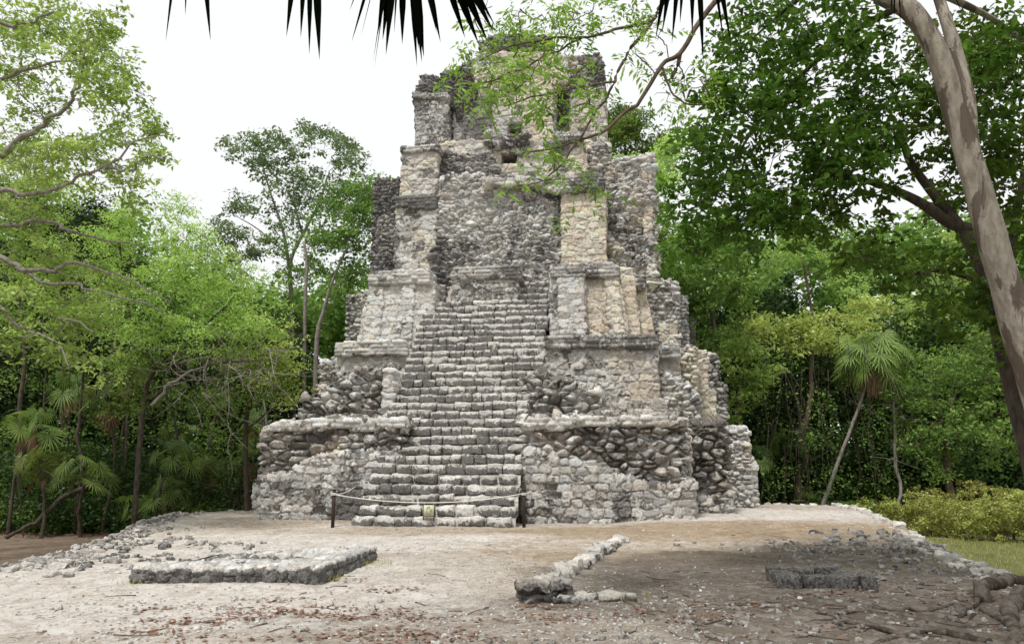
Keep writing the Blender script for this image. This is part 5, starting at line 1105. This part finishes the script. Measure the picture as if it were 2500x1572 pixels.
for i, (px, py, Y_, tx, ty, r, lb) in enumerate(stems):
    rg = G(700 + i); b = at(px, py, Y_); b[2] = gz1(b[0], b[1]) - .1
    e = at(tx, ty, Y_) if i != 2 else np.array([*at(20, 1290, 22.6)[:2], gz1(*at(20, 1290, 22.6)[:2]) + .1])
    if i == 2: b = np.array([*at(250, 1180, 25)[:2], LOW + 1.6])
    root = empty("bare_stem", b); tag(root, lb, "tree stem" if i != 2 else "log", "slender stems in the wood" if i != 2 else None); a = Acc(); c = curve([b, (b * 2 + e) / 3 + rg.normal(size=3) * .15, (b + 2 * e) / 3 + rg.normal(size=3) * .15, e], 7, .1, i)
    tube(a, c - b, r, r * .55, 8, lump=.3)
    if i != 2:
        for k in range(26 if i == 6 else 9):
            s = c[rg.integers(len(c) // 2 if i == 6 else 4, len(c))]; q = s + rg.normal(size=3) * [.7, .5, .5] + [0, 0, .3]; tube(a, curve([s, (s + q) / 2 + rg.normal(size=3) * .1, q], 4) - b, .018, .005, 3)
    a.build("trunk", MB_grey if i in (4, 5, 6) else MB_dark, root)
# lianas and undergrowth: uncountable
rg = G(81); a = Acc()
for k in range(55):
    px = rg.choice([rg.uniform(0, 640), rg.uniform(1800, 2200)]); Y_ = rg.uniform(25, 31); s = at(px, rg.uniform(780, 950), Y_); e = s + [rg.normal() * .5, rg.normal() * .5, 0]; e[2] = rg.uniform(-.5, 1.5)
    tube(a, curve([s, (s + e) / 2 + rg.normal(size=3) * .3, e], 6, .15, k), .012, .010, 3)
tag(a.build("hanging_vines", MB_dark), kind='stuff')
def mass(name, clumps, mat, density, per, L, W, rs, seed, flat=.8, D=None):
    rg = G(seed); S, I = clump_sprigs(clumps, density, rg, flat); st = rg.uniform(.1, .9, len(S)); d = rg.normal(size=(len(S), per, 3)) * rs * .6; a = Acc()
    leaves(a, (S[:, None] + d).reshape(-1, 3), L, W, rg, .5, .2, tone=np.repeat(st, per)); tag(a.build(name, mat), kind='stuff')
cl = []
for k in range(330):
    Y_ = rg.uniform(25, 33); px = rg.uniform(-60, 640) if k % 3 else rg.uniform(-60, 420); p = at(px, 1200, Y_ + .0); 
    if k % 3 == 0: Y_ = rg.uniform(24.6, 26.5); p = at(px, 1200, Y_)
    cl.append([p[0], p[1], LOW + rg.uniform(0, 2.6 if k % 3 else .7), rg.uniform(.45, .9) if k % 3 else rg.uniform(.3, .5)])
for k in range(260):
    Y_ = rg.uniform(30, 37); px = rg.uniform(1760, 2600); p = at(px, 1200, Y_); cl.append([p[0], p[1], LOW + rg.uniform(0, 3.4), rg.uniform(.5, 1.)])
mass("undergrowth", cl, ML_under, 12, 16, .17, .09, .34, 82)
cl = []
for k in range(300):
    Y_ = rg.uniform(25.5, 31); px = rg.uniform(-60, 650) if k < 210 else rg.uniform(1800, 2250); p = at(px, 1200, Y_ + (2 if k >= 210 else 0)); cl.append([p[0], p[1], LOW + rg.uniform(1, 6.5), rg.uniform(.35, .7)])
mass("understorey_leaves", cl, ML_mid, 11, 9, .12, .06, .34, 85)
cl = []
for k in range(120):
    Y_ = rg.uniform(23.5, 26); px = rg.uniform(-60, 620); p = at(px, 1200, Y_)
    if sdist(np.array([p[0]]), np.array([p[1]]), POLY)[0] > -.5 or (px < 400 and Y_ < 24.6): continue
    cl.append([p[0], p[1], gz1(p[0], p[1]) + rg.uniform(.1, .8), rg.uniform(.2, .42)])
for k in range(90):
    p = at(rg.uniform(250, 720), rg.uniform(860, 1010), rg.uniform(22.5, 24.5)); cl.append([*p, rg.uniform(.18, .35)])
mass("forest_edge_sprays", cl, ML_mid, 40, 10, .10, .05, .2, 86)
cl = []
for k in range(900):
    px = rg.uniform(-500, 3000); Y_ = rg.uniform(42, 62)
    ty = np.interp(px, [-500, 200, 480, 640, 900, 1400, 1650, 1900, 2500, 3000], [480, 520, 660, 760, 640, 620, 560, 600, 560, 560])
    p = at(px, 1150, Y_); top = at(px, ty, Y_)[2]; cl.append([p[0], p[1], LOW + (top - LOW) * rg.uniform(0, 1) ** .8, rg.uniform(1.4, 2.4)])
mass("distant_woodland", cl, ML_mid, 2.2, 26, .42, .28, .8, 83)
cl = []
for k in range(1050):
    px = rg.choice([rg.uniform(-300, 700), rg.uniform(1700, 2800)]); Y_ = rg.uniform(33, 42); p = at(px, 1150, Y_); top = at(px, 800, Y_)[2]
    cl.append([p[0], p[1], LOW + (top - LOW) * rg.uniform(0, 1), rg.uniform(.9, 1.6)])
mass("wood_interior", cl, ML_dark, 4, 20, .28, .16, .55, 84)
# yellow-green bushes at right
bushes = [(2180, 1250, 25.2, .95, 1.0, "rounded yellow-green bush nearest the terrace edge at right"), (2270, 1255, 24.2, 1.0, 1.2, "tall yellow-green bush behind the bend of the grey wall"), (2370, 1265, 23.6, 1.0, 1.15, "dense olive bush in the middle of the row by the path"),
          (2470, 1270, 23.0, 1.1, 1.3, "bright yellowish bush beside the path at the right picture edge"), (2560, 1280, 22.6, 1.2, 1.3, "large yellowish bush mostly cut off by the right picture edge"), (2330, 1230, 26.0, 1.2, 1.5, "darker olive bush standing behind the row of yellowish ones"), (2100, 1240, 27.5, .9, .8, "low olive bush right of the leaning palm's foot"),
          (2010, 1240, 28.6, .8, .6, "low dull green bush at the leaning palm's foot"), (2440, 1235, 25.2, 1.2, 1.4, "greenish bush behind the bright one by the path")]
for i, (px, py, Y_, r, h, lb) in enumerate(bushes):
    h *= .88; r *= 1.05
    rg = G(900 + i); p = at(px, py, Y_); z = gz1(p[0], p[1]); b = np.array([p[0], p[1], z]); cl = []
    for k in range(60): d = unit(rg.normal(size=3)) * rg.uniform(.3, 1); cl.append([p[0] + d[0] * r, p[1] + d[1] * r * .8, z + .15 + abs(d[2]) * h * .85, rg.uniform(.16, .34)])
    for k in range(22): an_ = rg.uniform(0, 6.28); cl.append([p[0] + math.cos(an_) * r * rg.uniform(.3, 1.1), p[1] + math.sin(an_) * r * .8, z + h * rg.uniform(.7, 1.25), .13])
    grow([(np.array([b, b + [0, 0, h * .2], b + [.1, 0, h * .5]]), .04, .02)], cl, rg, ML_bush if i not in (6, 7) else ML_mid, MB_twig, "shrub", b, lb, "bush", "bushes along the lower path", density=70, per=14, L=.075, W=.04, rs=.15, branch_r=.02)
